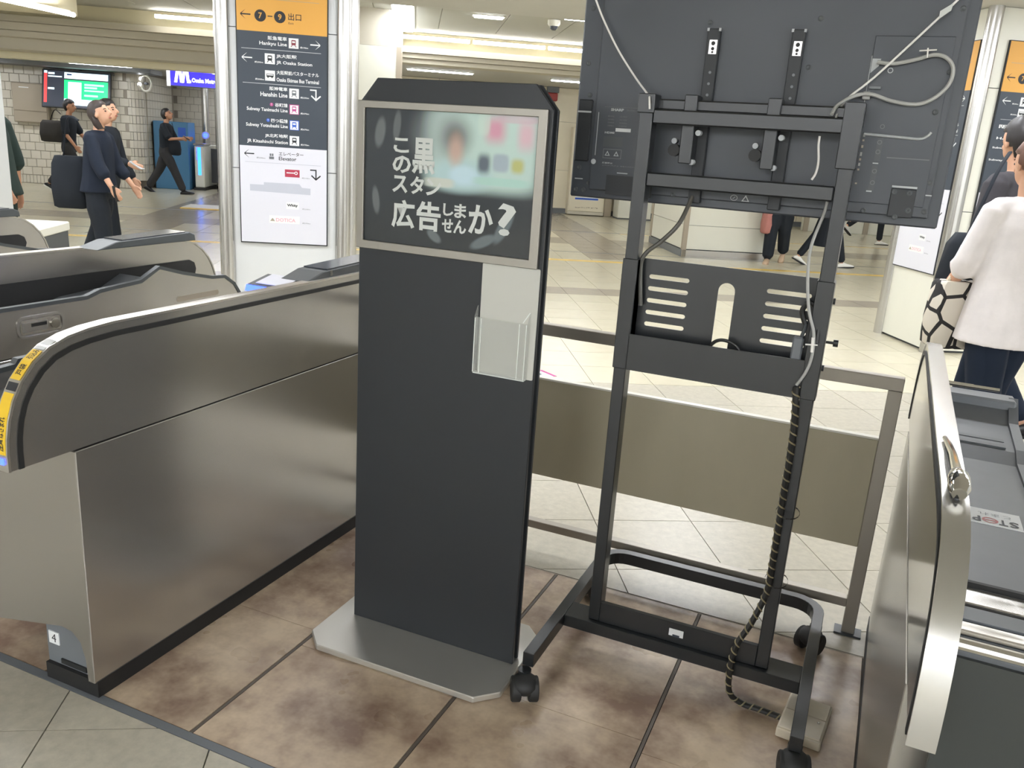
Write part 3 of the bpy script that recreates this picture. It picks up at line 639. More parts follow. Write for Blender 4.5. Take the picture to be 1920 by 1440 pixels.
# ------------------------------------------------------------------ black poster stand
pm = bpy.data.materials.new('poster'); pm.use_nodes = True; nt = pm.node_tree; N = nt.nodes; L = nt.links; b = N['Principled BSDF']
b.inputs['Roughness'].default_value = .12; b.inputs['Specular IOR Level'].default_value = .5; MATS['poster'] = pm
tc = N.new('ShaderNodeTexCoord'); sx = N.new('ShaderNodeSeparateXYZ'); L.new(tc.outputs['Object'], sx.inputs[0])
def M_(op, a, c=None, v=None):
    n = N.new('ShaderNodeMath'); n.operation = op
    for i, q in enumerate((a, c)):
        if q is None: continue
        if isinstance(q, (int, float)): n.inputs[i].default_value = q
        else: L.new(q, n.inputs[i])
    return n.outputs[0]
cur = None
def blob(cx, cz, rx, rz, col, ang=0., p=2, soft=.35, amt=1.):
    """one soft-edged printed patch"""
    global cur
    dx = M_('SUBTRACT', M_('DIVIDE', sx.outputs[0], S), cx); dz = M_('SUBTRACT', M_('DIVIDE', sx.outputs[2], S), cz)
    ca, sa = cos(ang), sin(ang)
    ax = M_('ADD', M_('MULTIPLY', dx, ca), M_('MULTIPLY', dz, sa)); az = M_('SUBTRACT', M_('MULTIPLY', dz, ca), M_('MULTIPLY', dx, sa))
    e = M_('ADD', M_('POWER', M_('ABSOLUTE', M_('DIVIDE', ax, rx)), p), M_('POWER', M_('ABSOLUTE', M_('DIVIDE', az, rz)), p))
    q = M_('POWER', e, 1/p); mr = N.new('ShaderNodeMapRange'); mr.interpolation_type = 'SMOOTHSTEP'; mr.inputs[1].default_value = 1-soft; mr.inputs[2].default_value = 1+soft*.4; mr.inputs[3].default_value = amt; mr.inputs[4].default_value = 0
    L.new(q, mr.inputs[0]); mx = N.new('ShaderNodeMix'); mx.data_type = 'RGBA'; L.new(mr.outputs[0], mx.inputs[0])
    if cur is None: mx.inputs[6].default_value = lin((38, 44, 48))
    else: L.new(cur, mx.inputs[6])
    mx.inputs[7].default_value = lin(col); cur = mx.outputs[2]
# local frame: x from the stand's middle (-1.128), z from the floor
blob(-.225, 1.60, .018, .045, (120, 126, 126), -.15, amt=.6); blob(-.17, 1.62, .013, .045, (120, 126, 126), -.1, amt=.5); blob(-.235, 1.41, .013, .042, (120, 126, 126), .12, amt=.6)
blob(-.04, 1.325, .028, .014, (120, 130, 132), -.6, amt=.6); blob(.115, 1.325, .045, .016, (112, 124, 128), .45, amt=.7); blob(.175, 1.37, .018, .055, (112, 124, 128), -.5, amt=.7)
blob(.10, 1.575, .185, .122, (186, 210, 202), p=6, soft=.25); blob(-.035, 1.60, .09, .10, (150, 160, 160), soft=.7, amt=.5)
blob(.135, 1.625, .035, .04, (206, 150, 168), p=3, soft=.8); blob(.225, 1.615, .028, .045, (212, 178, 188), p=3, soft=.8); blob(.20, 1.655, .07, .012, (200, 168, 180), p=3, amt=.6)
blob(.035, 1.50, .11, .05, (176, 204, 206), soft=.5); blob(.015, 1.60, .055, .055, (92, 84, 84), soft=.9, amt=.85); blob(.018, 1.565, .028, .05, (196, 166, 150), soft=.8, amt=.9); blob(.045, 1.50, .05, .03, (190, 216, 226), soft=.5)
blob(.105, 1.535, .022, .03, (92, 102, 112), p=3, soft=.6); blob(.155, 1.54, .026, .026, (160, 174, 184), p=4); blob(.205, 1.535, .022, .022, (180, 182, 116), p=3, soft=.6); blob(.16, 1.49, .09, .012, (172, 208, 198), p=4)
blob(.10, 1.645, .02, .04, (200, 218, 206), p=3, amt=.6); blob(-.03, 1.475, .05, .014, (200, 206, 196), p=4)
L.new(cur, b.inputs['Base Color'])
t = thing('poster_stand', 'tall black advertising stand with a silver-framed Japanese poster on a steel base', 'sign stand', (-1.128, 2.134, 0), R(.4))
def board(y0, y1, hw, z0, z1, ch): return MB().prism([(-hw, z0), (hw, z0), (hw, z1-ch), (hw-ch*.85, z1), (-hw+ch*.85, z1), (-hw, z1-ch)], y0, y1, 'y')
board(0, .012, .294, .022, 1.746, .062).build('front_board', 'stand_black', t, .0015)
board(.014, .034, .284, .022, 1.738, .062).build('core', 'rubber', t)
board(.036, .048, .294, .022, 1.746, .062).build('rear_board', 'stand_black', t, .0015)
fr = MB().plate(rect(-.296, .284, 1.268, 1.684), [rect(-.274, .258, 1.292, 1.664)], -.014, .0).build('poster_frame', 'frame_steel', t, .0015)
MB().plate(rect(-.296, .284, 1.268, 1.684), [rect(-.274, .258, 1.292, 1.664)], .048, .060).build('rear_frame', 'frame_steel', t, .0015)
MB().box(-.276, .26, -.006, -.0005, 1.290, 1.666).build('poster', 'poster', t)
def J(s_, x0, x1, z0, z1, bold=.03): txt(s_, x0+1.128, x1+1.128, z0, z1, -.0075, 'print_light', t, bold=bold)
J('こ', -1.307, -1.257, 1.548, 1.588); J('の', -1.309, -1.249, 1.492, 1.540)
J('黒', -1.246, -1.172, 1.494, 1.592); J('ス', -1.308, -1.258, 1.437, 1.485); J('タ', -1.250, -1.205, 1.437, 1.487); J('ン', -1.198, -1.150, 1.437, 1.484)
J('広', -1.308, -1.232, 1.338, 1.418); J('告', -1.226, -1.148, 1.338, 1.420); J('し', -1.141, -1.108, 1.386, 1.420); J('ま', -1.106, -1.068, 1.383, 1.422); J('せ', -1.143, -1.108, 1.340, 1.378); J('ん', -1.106, -1.066, 1.340, 1.378)
J('か', -1.060, -.985, 1.345, 1.425); J('?', -.972, -.918, 1.348, 1.436, .02)
pk = MB().plate(rrect(.118, .292, .952, 1.268, .004, 2), [], -.0045, -.0015).build('leaflet_pocket', 'acrylic', t); pk['label'] = 'clear acrylic leaflet pocket'
MB().box(.112, .272, -.022, -.020, .952, 1.115).build('pocket_front', 'acrylic_clear', pk); MB().box(.112, .272, -.022, -.004, .950, .953).build('pocket_floor', 'acrylic_edge', pk)
MB().prism([(-.022, .952), (-.022, 1.115), (-.004, 1.145), (-.004, .952)], .109, .112, 'x').build('pocket_side', 'acrylic_clear', pk); MB().prism([(-.022, .952), (-.022, 1.115), (-.004, 1.145), (-.004, .952)], .272, .275, 'x').build('pocket_side', 'acrylic_clear', pk)
for a in (.112, .131, .249, .270): MB().box(a-.001, a+.001, -.0232, -.022, .954, 1.113).build('pocket_edge', 'acrylic_edge', pk)
MB().prism([(.250, 1.113), (.253, 1.113), (.273, 1.145), (.270, 1.145)], -.0052, -.0044, 'y').build('pocket_edge', 'acrylic_edge', pk)
c_ = .062
bp_ = MB().prism([(-.362+c_, -.205), (.318-c_, -.205), (.318, -.205+c_), (.318, .235-c_), (.318-c_, .235), (-.362+c_, .235), (-.362, .235-c_), (-.362, -.205+c_)], .002, .022, 'z').build('base_plate', 'base_steel', t, .003)
MB().prism([(-.35+c_, -.195), (.305-c_, -.195), (.305, -.195+c_), (.305, .225-c_), (.305-c_, .225), (-.35+c_, .225), (-.35, .225-c_), (-.35, -.195+c_)], 0, .003, 'z').build('base_pad', 'rubber', t)
# ------------------------------------------------------------------ wheeled display stand
t = thing('display_stand', 'black wheeled display stand with a slotted shelf, seen from behind', 'stand', (-.37, 2.40, 0)); t['_w'] = 2
K = 'powder_black'
PL, PR = (-.685, -.647), (-.137, -.099)
for a, b_ in (PL, PR):
    box('upright', K, t, a, b_, 2.42, 2.475, .082, 1.745, .002)
    box('upright_sleeve', K, t, a-.006 if a < -.3 else a-.008, b_+.004, 2.412, 2.483, 1.585 if a > -.3 else 1.70, 1.752, .002)
    box('sleeve', K, t, a-.004, b_+.004, 2.416, 2.48, .955, 1.29, .002)
box('crossbar', K, t, -.647, -.137, 2.42, 2.445, 1.672, 1.712, .004); box('crossbar', K, t, -.647, -.137, 2.462, 2.48, 1.712, 1.742, .004)
box('crossbar', K, t, -.647, -.137, 2.42, 2.445, 1.500, 1.540, .004)
# slotted shelf: back plate, side flanges, front lip
def slot(x0, x1, z, h=.0065): return [(x0, z-h), (x1, z-h), (x1+h*.7, z-h*.7), (x1+h, z), (x1+h*.7, z+h*.7), (x1, z+h), (x0, z+h), (x0-h*.7, z+h*.7), (x0-h, z), (x0-h*.7, z-h*.7)]
holes = []
for k in range(5):
    z = 1.238-k*.036; holes.append(slot(-.612, -.503, z)); holes.append(slot(-.268, -.158, z))
arch = [(-.41, 1.0), (-.362, 1.0)]+[(-.386+.024*cos(a), 1.222+.024*sin(a)) for a in [pi*k/10 for k in range(11)]]
holes.append(arch)
MB().plate(rect(-.645, -.139, .96, 1.29), holes, 2.470, 2.474).build('shelf_back', K, t)
box('shelf_flange', K, t, -.647, -.643, 2.42, 2.47, .96, 1.29); box('shelf_flange', K, t, -.141, -.137, 2.42, 2.47, .96, 1.29)
box('shelf_floor', K, t, -.643, -.141, 2.424, 2.47, .955, .959); box('shelf_lip', K, t, -.647, -.137, 2.416, 2.420, .955, 1.066)
for x in (-.690, -.094):
    for z in (1.235, 1.045): MB().cyl((x, 2.45, z), (x+(-.006 if x < -.3 else .006), 2.45, z), .009, n=12).build('bolt', 'tv_dark', t)
MB().tube([(-.094, 2.45, 1.12), (-.075, 2.45, 1.12)], .004, 8).build('clamp_screw', K, t); MB().cyl((-.075, 2.45, 1.12), (-.062, 2.45, 1.12), .010, n=10).build('clamp_knob', K, t)
# bottom board and base
lb = box('bottom_board', K, t, -.627, -.133, 2.345, 2.362, .128, .197, .0015)
sk = box('sticker', 'print_white', t, -.40, -.355, 2.3435, 2.3448, .152, .176); box('sticker_line', 'sign_dark', sk, -.388, -.366, 2.3428, 2.3434, .150, .158)
def rail(path, w_=.02, h_=.022): return MB().tube(path, 1, 4)
def sqtube(path, hw, hz):
    rings = []; P = [Vector(p) for p in path]
    for i, p in enumerate(P):
        a = (P[i]-P[i-1]).normalized() if i else None; b2 = (P[i+1]-P[i]).normalized() if i < len(P)-1 else None
        tt = (a+b2).normalized() if a is not None and b2 is not None else (a if a is not None else b2)
        sc_ = 1/max(.5, tt.dot(a if a is not None else tt)); n_ = Vector((tt.y, -tt.x, 0)).normalized()*hw*sc_
        rings.append([p+n_+Vector((0, 0, -hz)), p+n_+Vector((0, 0, hz)), p-n_+Vector((0, 0, hz)), p-n_+Vector((0, 0, -hz))])
    return MB().loft(rings)
zc, rr = .108, .085
xl, xrr, yb = -.757, .018, 2.86
pth = [(xl, 2.065, zc), (xl, yb-rr, zc)]+[(xl+rr-rr*cos(R(a)), yb-rr+rr*sin(R(a)), zc) for a in (15, 30, 45, 60, 75, 90)]+[(xrr-rr+rr*sin(R(a)), yb-rr+rr*cos(R(a)), zc) for a in (0, 15, 30, 45, 60, 75)]+[(xrr, yb-rr, zc), (xrr, 2.065, zc)]
sqtube(pth, .0175, .022).build('base_frame', K, t, .0015)
box('base_crossbar', K, t, xl+.0175, xrr-.0175, 2.325, 2.42, .088, .128, .002)
for i, (x, y, sw) in enumerate(((xl, 2.045, .5), (xrr, 2.09, .2), (xl+.0, 2.72, -.3), (xrr+.0, 2.76, -.5))):
    cx, cy = x+.0, y; cs_ = MB().cyl((cx, cy, .072), (cx, cy, .088), .02, n=14).build('caster', K, t, smooth=True)
    A = Vector((cos(sw), sin(sw), 0)); B = Vector((-sin(sw), cos(sw), 0)); wc = Vector((cx, cy, .038))+B*-.024
    m2 = MB()
    for e in (-1, 1): m2.cyl(wc+A*e*.012, wc+A*e*.040, .038, n=22)
    m2.build('wheel', 'rubber', cs_, .003, smooth=True)
    MB().ell(wc+Vector((0, 0, .016)), .043, .042, .032, M=Matrix.Rotation(sw, 3, 'Z')).build('housing', 'rubber', cs_, smooth=True)
# ------------------------------------------------------------------ flat display, seen from behind
t = wthing('display', 'large black flat display seen from behind with cables and a rating label', 'display', (-.395, 2.55, 1.447), k=1)
DX0, DX1, DZ0, DZ1 = -.918, .128, 1.447, 2.09
Y = 2.532
MB().box(DX0, DX1, Y+.012, Y+.055, DZ0, DZ1).build('back_cover', 'tv_black', t, .004)
MB().box(DX0+.002, DX1-.002, Y+.055, Y+.058, DZ0+.002, DZ1-.002).build('screen', 'dark_glass', t)
MB().box(-.855, .10, Y, Y+.012, DZ0+.025, DZ1-.03).build('raised_back', 'tv_black', t, .003)
MB().box(-.105, .085, Y-.004, Y, 1.50, 1.925).build('cable_bay', 'tv_black', t, .003)
for x in (-.522, -.296):
    rl = MB().box(x-.017, x+.017, Y-.022, Y, 1.46, 1.935).build('mount_rail', 'tv_dark', t, .002)
    tg_ = box('tag', 'steel_tube', rl, x-.009, x+.013, Y-.024, Y-.022, 1.868, 1.905)
    for q, s_ in ((1.896, .0055), (1.882, .0045), (1.873, .003)): MB().cyl((x+.002, Y-.0247, q), (x+.002, Y-.0237, q), s_, n=10).build('hole', 'groove_black', tg_)
    for q in (1.76, 1.79, 1.82): MB().cyl((x+.002, Y-.0225, q), (x+.002, Y-.0215, q), .004, n=8).build('slot_hole', 'mid_grey', rl)
    for e in (-1, 1): box('lip', 'print_grey', rl, x+e*.016-.003, x+e*.016+.003, Y-.0225, Y-.014, 1.928, 1.936)
    hk = MB().box(x-.045, x-.01, 2.446, Y-.022, 1.57, 1.755).build('hook_bracket', 'powder_black', t, .002)
    for z, dx in ((1.63, -.065), (1.655, .0), (1.575, -.01)): MB().cyl((x+dx, 2.46, z), (x+dx, 2.485, z), .008, n=10).build('bolt', 'print_grey', hk, smooth=True)
    MB().cyl((x-.062, 2.452, 1.605), (x-.062, 2.475, 1.605), .017, n=14).build('hand_knob', 'rubber', hk, smooth=True)
# prints, screws, handles and recesses
pl = -.7
def D(s_, x0, x1, z0, z1, m_='print_grey', bold=.01): return txt(s_, x0, x1, z0, z1, Y-.0012, m_, t, bold=bold)
def DR(x0, x1, z0, z1, m_='print_grey', nm='print_line', y=None): return MB().box(x0, x1, (Y if y is None else y)-.0012, (Y if y is None else y)-.0002, z0, z1).build(nm, m_, t)
D('SHARP', -.805, -.765, 1.705, 1.713, 'print_grey', .05); D('PN-HW431', -.755, -.728, 1.706, 1.711, 'mid_grey')
for k, (a_, b2_) in enumerate((('MODEL', 'LCD DISPLAY'), ('定格電圧', 'AC100V'), ('定格電流', '50/60Hz'), ('消費電力', '130W'))): D(a_, -.812, -.792, 1.688-k*.009, 1.692-k*.009, 'mid_grey'); D(b2_, -.775, -.752, 1.688-k*.009, 1.692-k*.009, 'mid_grey')
DR(-.785, -.738, 1.647, 1.657, 'print_white', 'serial_label'); D('HDMI', -.818, -.788, 1.640, 1.646, 'print_grey', .04)
DR(-.825, -.7, 1.716, 1.7168, 'mid_grey'); DR(-.8435, -.8415, 1.575, 1.70, 'print_grey'); DR(-.82, -.76, 1.602, 1.632, 'dark_grey', 'approval_label')
fl_ = MB().plate(rect(-.818, -.76, 1.568, 1.596), [rect(-.816, -.762, 1.570, 1.594)], Y-.0012, Y-.0002).build('warning_box', 'mid_grey', t)
for x in (-.804, -.776): MB().plate([(x-.008, 1.576), (x+.008, 1.576), (x, 1.590)], [[(x-.0045, 1.578), (x+.0045, 1.578), (x, 1.586)]], Y-.0014, Y-.0004).build('warning_triangle', 'print_grey', t)
D('廃棄時は', -.818, -.785, 1.552, 1.557); D('JAPAN MODEL', -.818, -.70, 1.545, 1.549, 'mid_grey'); MB().prism(disc(-.846, 1.556, .008, 12), Y-.0014, Y-.0004, 'y').build('mark', 'print_grey', t)
DR(-.768, -.735, 1.526, 1.529, 'print_grey'); DR(-.655, -.60, 1.530, 1.533, 'print_grey')
D('⊘', -.421, -.401, 1.476, 1.492, 'print_grey', .0); MB().plate([(-.389, 1.476), (-.367, 1.476), (-.378, 1.494)], [[(-.385, 1.478), (-.371, 1.478), (-.378, 1.489)]], Y-.0014, Y-.0004).build('warning_triangle', 'print_grey', t)
for x0_, x1_, z_ in ((-.912, -.866, 1.7), ):
    hd = MB().box(x0_, x1_, Y+.004, Y+.013, 1.555, 1.735).build('hand_grip', 'tv_dark', t, .003); box('grip_edge', 'print_grey', hd, x0_+.002, x1_-.002, Y+.001, Y+.006, 1.697, 1.702)
hd = MB().box(-.0, .062, Y-.006, Y-.003, 1.47, 1.545).build('hand_grip', 'tv_dark', t, .002); box('grip_edge', 'print_grey', hd, .0, .062, Y-.009, Y-.005, 1.547, 1.552)
box('edge_line', 'print_grey', t, .068, .10, Y-.002, Y+.001, 1.531, 1.534); box('edge_line', 'mid_grey', t, -.026, .078, Y-.006, Y-.004, 1.621, 1.6235); box('edge_line', 'print_grey', t, -.905, -.88, Y+.009, Y+.0115, 1.500, 1.503)
for x, z in ((-.88, 1.748), (-.54, 1.952), (-.248, 1.965), (-.26, 1.842), (.088, 1.99), (.085, 1.84), (.07, 1.742), (.09, 1.565), (-.893, 1.838), (-.893, 1.99), (-.895, 1.535), (-.90, 1.468), (-.875, 1.468), (-.86, 1.49), (.02, 1.47), (-.06, 1.48), (.05, 1.49), (.008, 1.535), (.045, 1.535), (.09, 1.49), (-.59, 1.478)):
    yy = Y+.012 if x < -.856 else (Y if x > .086 or x < -.1 else Y-.004)
    sc1 = MB().lathe([(0, 0), (.0075, 0), (.0075, .002), (.005, .003), (0, .0015)], n=12).build('screw', 'dark_grey', t, smooth=True); sc1.data.transform(Matrix.Translation(t.location-kk((0, 0, 0)))); sc1.data.transform(Matrix.Rotation(pi/2, 4, 'X')); sc1_c = Vector((0, 0, 0))
    sc1.data.transform(Matrix.Translation(kk((x, yy, z))-t.location-sc1_c))
# ports column, vents, labels, recess bar
m2 = MB()
for k in range(16): m2.box(-.138, -.112, Y-.003, Y, 1.625+k*.0078, 1.6285+k*.0078)
m2.build('vent_grille', 'dark_grey', t)['kind'] = 'stuff'
box('vent_edge', 'print_grey', t, -.138, -.110, Y-.006, Y-.001, 1.608, 1.617)
for k, (zz, hh) in enumerate(((1.672, .008), (1.66, .005), (1.643, .007), (1.622, .010), (1.61, .006), (1.596, .008), (1.584, .005), (1.548, .004))):
    box('port', 'cable_grey' if k in (0, 3, 5) else 'taupe', t, -.0935, -.0885, Y-.006, Y-.003, zz, zz+hh)
DR(-.058, -.044, 1.535, 1.60, 'dark_grey', 'port_label', Y-.004); DR(-.056, -.042, 1.612, 1.672, 'dark_grey', 'port_label', Y-.004); DR(-.058, -.044, 1.604, 1.607, 'print_grey', 'port_label', Y-.004); DR(-.062, -.048, 1.530, 1.534, 'print_grey', 'port_label', Y-.004)
for k, zz in enumerate((1.70, 1.66, 1.635, 1.585, 1.555)): MB().plate(disc(-.05, zz, .006, 12), [disc(-.05, zz, .0042, 12)], Y-.0054, Y-.0044).build('port_mark', 'mid_grey', t)
MB().plate(disc(-.055, 1.84, .007, 14), [disc(-.055, 1.84, .0048, 14)], Y-.0054, Y-.0044).build('port_mark', 'print_grey', t)
MB().tube(smoothpath([(-.092, Y-.006, 1.679), (.0, Y-.006, 1.675), (.045, Y-.006, 1.674), (.062, Y-.006, 1.682), (.069, Y-.006, 1.692)]), .0065, 8, flat=.6).build('recess_rim', 'print_grey', t, smooth=True)
box('edge_line', 'print_grey', t, -.1058, -.1042, Y-.005, Y-.003, 1.74, 1.875); MB().prism([(-.103, 1.832), (-.103, 1.868), (-.082, 1.868), (-.085, 1.85)], Y-.006, Y-.004, 'y').build('bay_clip', 'print_grey', t)
box('plug', 'cable_grey', t, -.112, -.093, Y-.022, Y-.004, 1.765, 1.785, .002); box('plug', 'mid_grey', t, -.10, -.07, Y-.016, Y-.004, 1.792, 1.80, .001)
box('power_inlet', 'tv_dark', t, -.16, -.135, Y-.02, Y, 1.733, 1.748, .002)
for o_ in ('sticker_square',): box('blank_plate', 'tv_dark', t, -.80, -.655, Y+.0-.0008, Y+.0004, 1.462, 1.52)
# ------------------------------------------------------------------ cables
def cable(name, label, path, rad, m_, n=7, cat='cable', sm=6):
    o = MB().tube(smoothpath([kk(q) for q in path], sm), rad, 8).build(name, m_, None, smooth=True)
    return tag(o, label, cat)
cable('cable', 'thin white cord slanting down the left half of the display to the upright', [(-.90, 2.515, 2.05), (-.877, 2.51, 2.012), (-.845, 2.505, 1.955), (-.79, 2.50, 1.872), (-.725, 2.49, 1.795), (-.672, 2.45, 1.748), (-.658, 2.408, 1.74), (-.654, 2.408, 1.71)], .0028, 'cable_white')
cable('cable', 'thin straight white cord rising to the upper right corner of the display', [(-.165, 2.455, 1.712), (-.15, 2.49, 1.76), (-.09, 2.503, 1.82), (.01, 2.506, 1.935), (.09, 2.508, 2.03), (.12, 2.51, 2.07)], .0028, 'cable_white', sm=3)
cp_ = MB().prism([(-.012, -.014), (.012, .006), (.014, .022), (-.012, .004)], -.003, .003, 'y').build('cord_tag', 'print_light'); tag(cp_, 'small white tag on the straight cord near the top of the display', 'cable tag'); cp_.location = kk((.048, 2.5, 1.975))
cable('cable', 'grey cable looped in a wide bow on the right half of the display', [(-.175, 2.435, 1.72), (-.165, 2.46, 1.745), (-.13, 2.495, 1.772), (-.09, 2.505, 1.778), (-.04, 2.508, 1.764), (.02, 2.508, 1.758), (.06, 2.508, 1.775), (.088, 2.508, 1.81), (.09, 2.508, 1.848), (.07, 2.508, 1.872), (.04, 2.508, 1.878), (.0, 2.508, 1.866), (-.05, 2.508, 1.855), (-.09, 2.51, 1.858)], .0048, 'cable_grey')
ct = MB().tube([kk((.005, 2.498, 1.886)), kk((.045, 2.498, 1.889))], .0018, 6).tube([kk((.024, 2.498, 1.893)), kk((.026, 2.498, 1.870))], .0018, 6).build('cable_tie', 'cable_white'); tag(ct, 'white tie wrapped round the top of the grey cable bow', 'cable tie')
cable('cable', 'black cable hanging from the display down to the shelf left of the arch', [(-.525, 2.54, 1.50), (-.53, 2.50, 1.462), (-.545, 2.455, 1.40), (-.59, 2.45, 1.345), (-.628, 2.45, 1.31), (-.642, 2.45, 1.27), (-.63, 2.45, 1.15)], .0065, 'cable_dark')
cable('cable', 'grey cable running down beside the right upright to the shelf', [(-.150, 2.452, 1.52), (-.154, 2.45, 1.47), (-.172, 2.43, 1.38), (-.167, 2.41, 1.30), (-.15, 2.408, 1.21), (-.128, 2.405, 1.15), (-.122, 2.405, 1.09), (-.13, 2.405, 1.04), (-.15, 2.408, .995)], .0042, 'cable_grey')
cable('cable', 'white cord end hanging inside the right upright above the second crossbar', [(-.197, 2.447, 1.665), (-.196, 2.447, 1.64), (-.19, 2.447, 1.60), (-.192, 2.447, 1.57), (-.20, 2.447, 1.552)], .003, 'cable_white')
tag(MB().tube([kk((-.144, 2.40, 1.115)), kk((-.112, 2.40, 1.118))], .0022, 6).tube([kk((-.127, 2.40, 1.137)), kk((-.124, 2.40, 1.096))], .004, 6).build('cable_tie', 'cable_white'), 'white tie on the cable at the right end of the slotted shelf', 'cable tie')
cable('cable', 'small black cable bow sticking up over the shelf lip below the arch', [(-.42, 2.445, 1.03), (-.405, 2.445, 1.065), (-.38, 2.443, 1.083), (-.345, 2.443, 1.078), (-.32, 2.445, 1.055), (-.315, 2.445, 1.02)], .005, 'cable_black')
ad = thing('power_adapter', 'grey power adapter standing in the shelf beside the right upright', 'adapter', kk((-.166, 2.432, 1.04)))
MB().box(-.014, .014, -.012, .012, -.035, .085).build('case', 'mid_grey', ad, .004); MB().tube([(.006, 0, .083), (.012, 0, .11), (.012, 0, .13)], .005, 8).build('strain_relief', 'dark_grey', ad, smooth=True)
cable('cable', 'thick black cable bow beside the right upright above the adapter', [(-.155, 2.43, 1.165), (-.168, 2.43, 1.20), (-.155, 2.43, 1.225), (-.135, 2.428, 1.215), (-.12, 2.425, 1.17), (-.117, 2.412, 1.12)], .007, 'cable_black')
# spiral-wrapped lead: core plus the light spiral
def spiral(path, rad, turns, name, label):
    t_ = wthing(name, label, 'cable', (path[-1][0], path[-1][1], 0)); P = smoothpath(path, 12)
    MB().tube(P, rad, 8).build('core', 'cable_black', t_, smooth=True)
    hel = []; L_ = [0]
    for a_, b2_ in zip(P, P[1:]): L_.append(L_[-1]+(b2_-a_).length)
    n = int(turns*10)
    for k in range(n+1):
        s_ = L_[-1]*k/n; i = max(j for j in range(len(L_)) if L_[j] <= s_+1e-9); i = min(i, len(P)-2); q = (s_-L_[i])/max(1e-6, L_[i+1]-L_[i]); p = P[i].lerp(P[i+1], q)
        td = (P[i+1]-P[i]).normalized(); a_ = td.cross(Vector((0, 1, 0.01))).normalized(); b2_ = a_.cross(td); an = 2*pi*k/10
        hel.append(p+(a_*cos(an)+b2_*sin(an))*rad*1.05)
    MB().tube(hel, rad*.28, 5).build('spiral_wrap', 'spiral_light', t_, smooth=True); return t_
spiral([tuple(kk(q)) for q in ((-.15, 2.405, .99), (-.14, 2.402, .90), (-.136, 2.402, .80), (-.136, 2.402, .62), (-.135, 2.402, .45), (-.137, 2.402, .35))]+[(-.158, 2.315, .29), (-.192, 2.305, .20), (-.198, 2.30, .11), (-.188, 2.30, .045), (-.15, 2.31, .014), (-.10, 2.31, .012), (-.035, 2.30, .014)], .0088, 42, 'wrapped_lead', 'black lead with spiral wrap down the right upright to the white floor box')
for z in (.60, .375):
    tag(MB().loft([[kk((-.118+a_*.034*cos(q), 2.445+.055*sin(q)*a_, z+e)) for q in [2*pi*k/16 for k in range(16)]] for a_, e in ((1.0, -.002), (1.0, .002))], False).build('cable_tie', 'cable_black'), 'black tie round the right upright, %s of the two' % ('upper' if z > .5 else 'lower'), 'cable tie')
jb = thing('junction_box', 'off-white plastic junction box on the floor behind the front right caster', 'electrical box', (.032, 2.318, 0), R(-6))
MB().box(-.062, .062, -.10, .095, 0, .030).build('body', 'box_white', jb, .003); MB().box(-.058, .058, -.096, .0, .030, .036).build('lid', 'box_white', jb, .002); MB().box(-.058, .058, .004, .09, .030, .034).build('lid', 'box_white', jb, .002)
MB().cyl((.04, -.02, .036), (.04, -.02, .0385), .004, n=10).build('screw', 'steel_tube', jb)
# ------------------------------------------------------------------ small things on and behind the gates
t = thing('side_table', 'small white table with a dark drawer behind the third gate', 'table', W(-2.80, 5.955, 0), G)
MB().box(-.42, .42, -.3, .3, .80, .86).build('table_top', 'white_plastic', t, .008); box('glass_inset', 'print_blue', t, -.10, .22, -.18, .1, .8605, .8612)

MB().box(-.40, .41, -.29, .29, .68, .80).build('drawer', 'dark_grey', t, .004)
for a in (-.35, .33, .36):
    for b_ in (-.25, .25): MB().cyl((a, b_, 0), (a, b_, .68), .012, n=8).build('leg', 'steel_tube', t)
t = thing('floor_sticker', 'white floor sticker with a violet end, just beyond the beige board', 'sticker', W(.93, 5.76, 0), G+.5)
MB().box(-.14, .07, -.09, .09, .0005, .002).build('sheet', 'print_white', t); box('violet_end', 'print_magenta', t, .07, .10, -.09, .09, .0005, .002); txt('●', -.02, .03, -.02, .03, 0, 'mid_grey', t).matrix_local = Matrix.Translation((0, 0, .0026)) @ Matrix.Rotation(-pi/2, 4, 'X')
t = thing('floor_sticker', 'blue and red floor sticker by the walking women at the right edge', 'sticker', W(3.28, 3.92, 0), G+.25)
MB().box(-.28, .3, -.32, .2, .0005, .002).build('sheet', 'print_navy', t); box('white_band', 'print_white', t, -.28, .3, .2, .27, .0005, .002); box('red_band', 'print_red', t, -.2, .2, .215, .25, .002, .0026)
txt('●●', -.22, .1, -.08, .02, 0, 'sign_grey', t).matrix_local = Matrix.Translation((0, 0, .0026)) @ Matrix.Rotation(-pi/2, 4, 'X')
t = thing('floor_mat', 'thin pale mat with a yellow edge before the far gates', 'mat', W(-3.4, 16.9, 0), G)
MB().box(-.9, .9, -.35, .35, .001, .02).build('sheet', 'white_plastic', t); box('edge', 'tactile_yellow', t, -.9, .9, -.43, -.36, .001, .015)
# ------------------------------------------------------------------ far left: screen, cabinets, gates, overhead sign
t = thing('wall_screen', 'tilted wall screen with red, black and green picture above the walkers', 'screen', W(-7.27, 20.15, 2.43), G)
tl_ = R(14)
def sc_(nm, m_, x0, x1, z0, z1, y, par, dy=.004):
    M = Matrix.Rotation(-tl_, 4, 'X'); return MB().box(x0, x1, y-dy, y, z0, z1, M).build(nm, m_, par)
sc_('casing', 'rubber', -.70, .70, -.80, 0, .04, t, .05); k = -.0115
sc_('picture', 'screen_black', -.68, .68, -.78, -.02, -.0102, t, .001)
sc_('red_bar', 'screen_red', -.66, -.60, -.70, -.08, k, t, .001); sc_('white_line', 'screen_white', -.58, -.30, -.155, -.13, k, t, .001); sc_('white_line', 'screen_white', -.58, -.45, -.10, -.06, k, t, .001); sc_('white_line', 'screen_white', -.58, -.45, -.42, -.38, k, t, .001)
sc_('logo_dot', 'screen_white', -.66, -.60, -.08, -.03, k, t, .001)
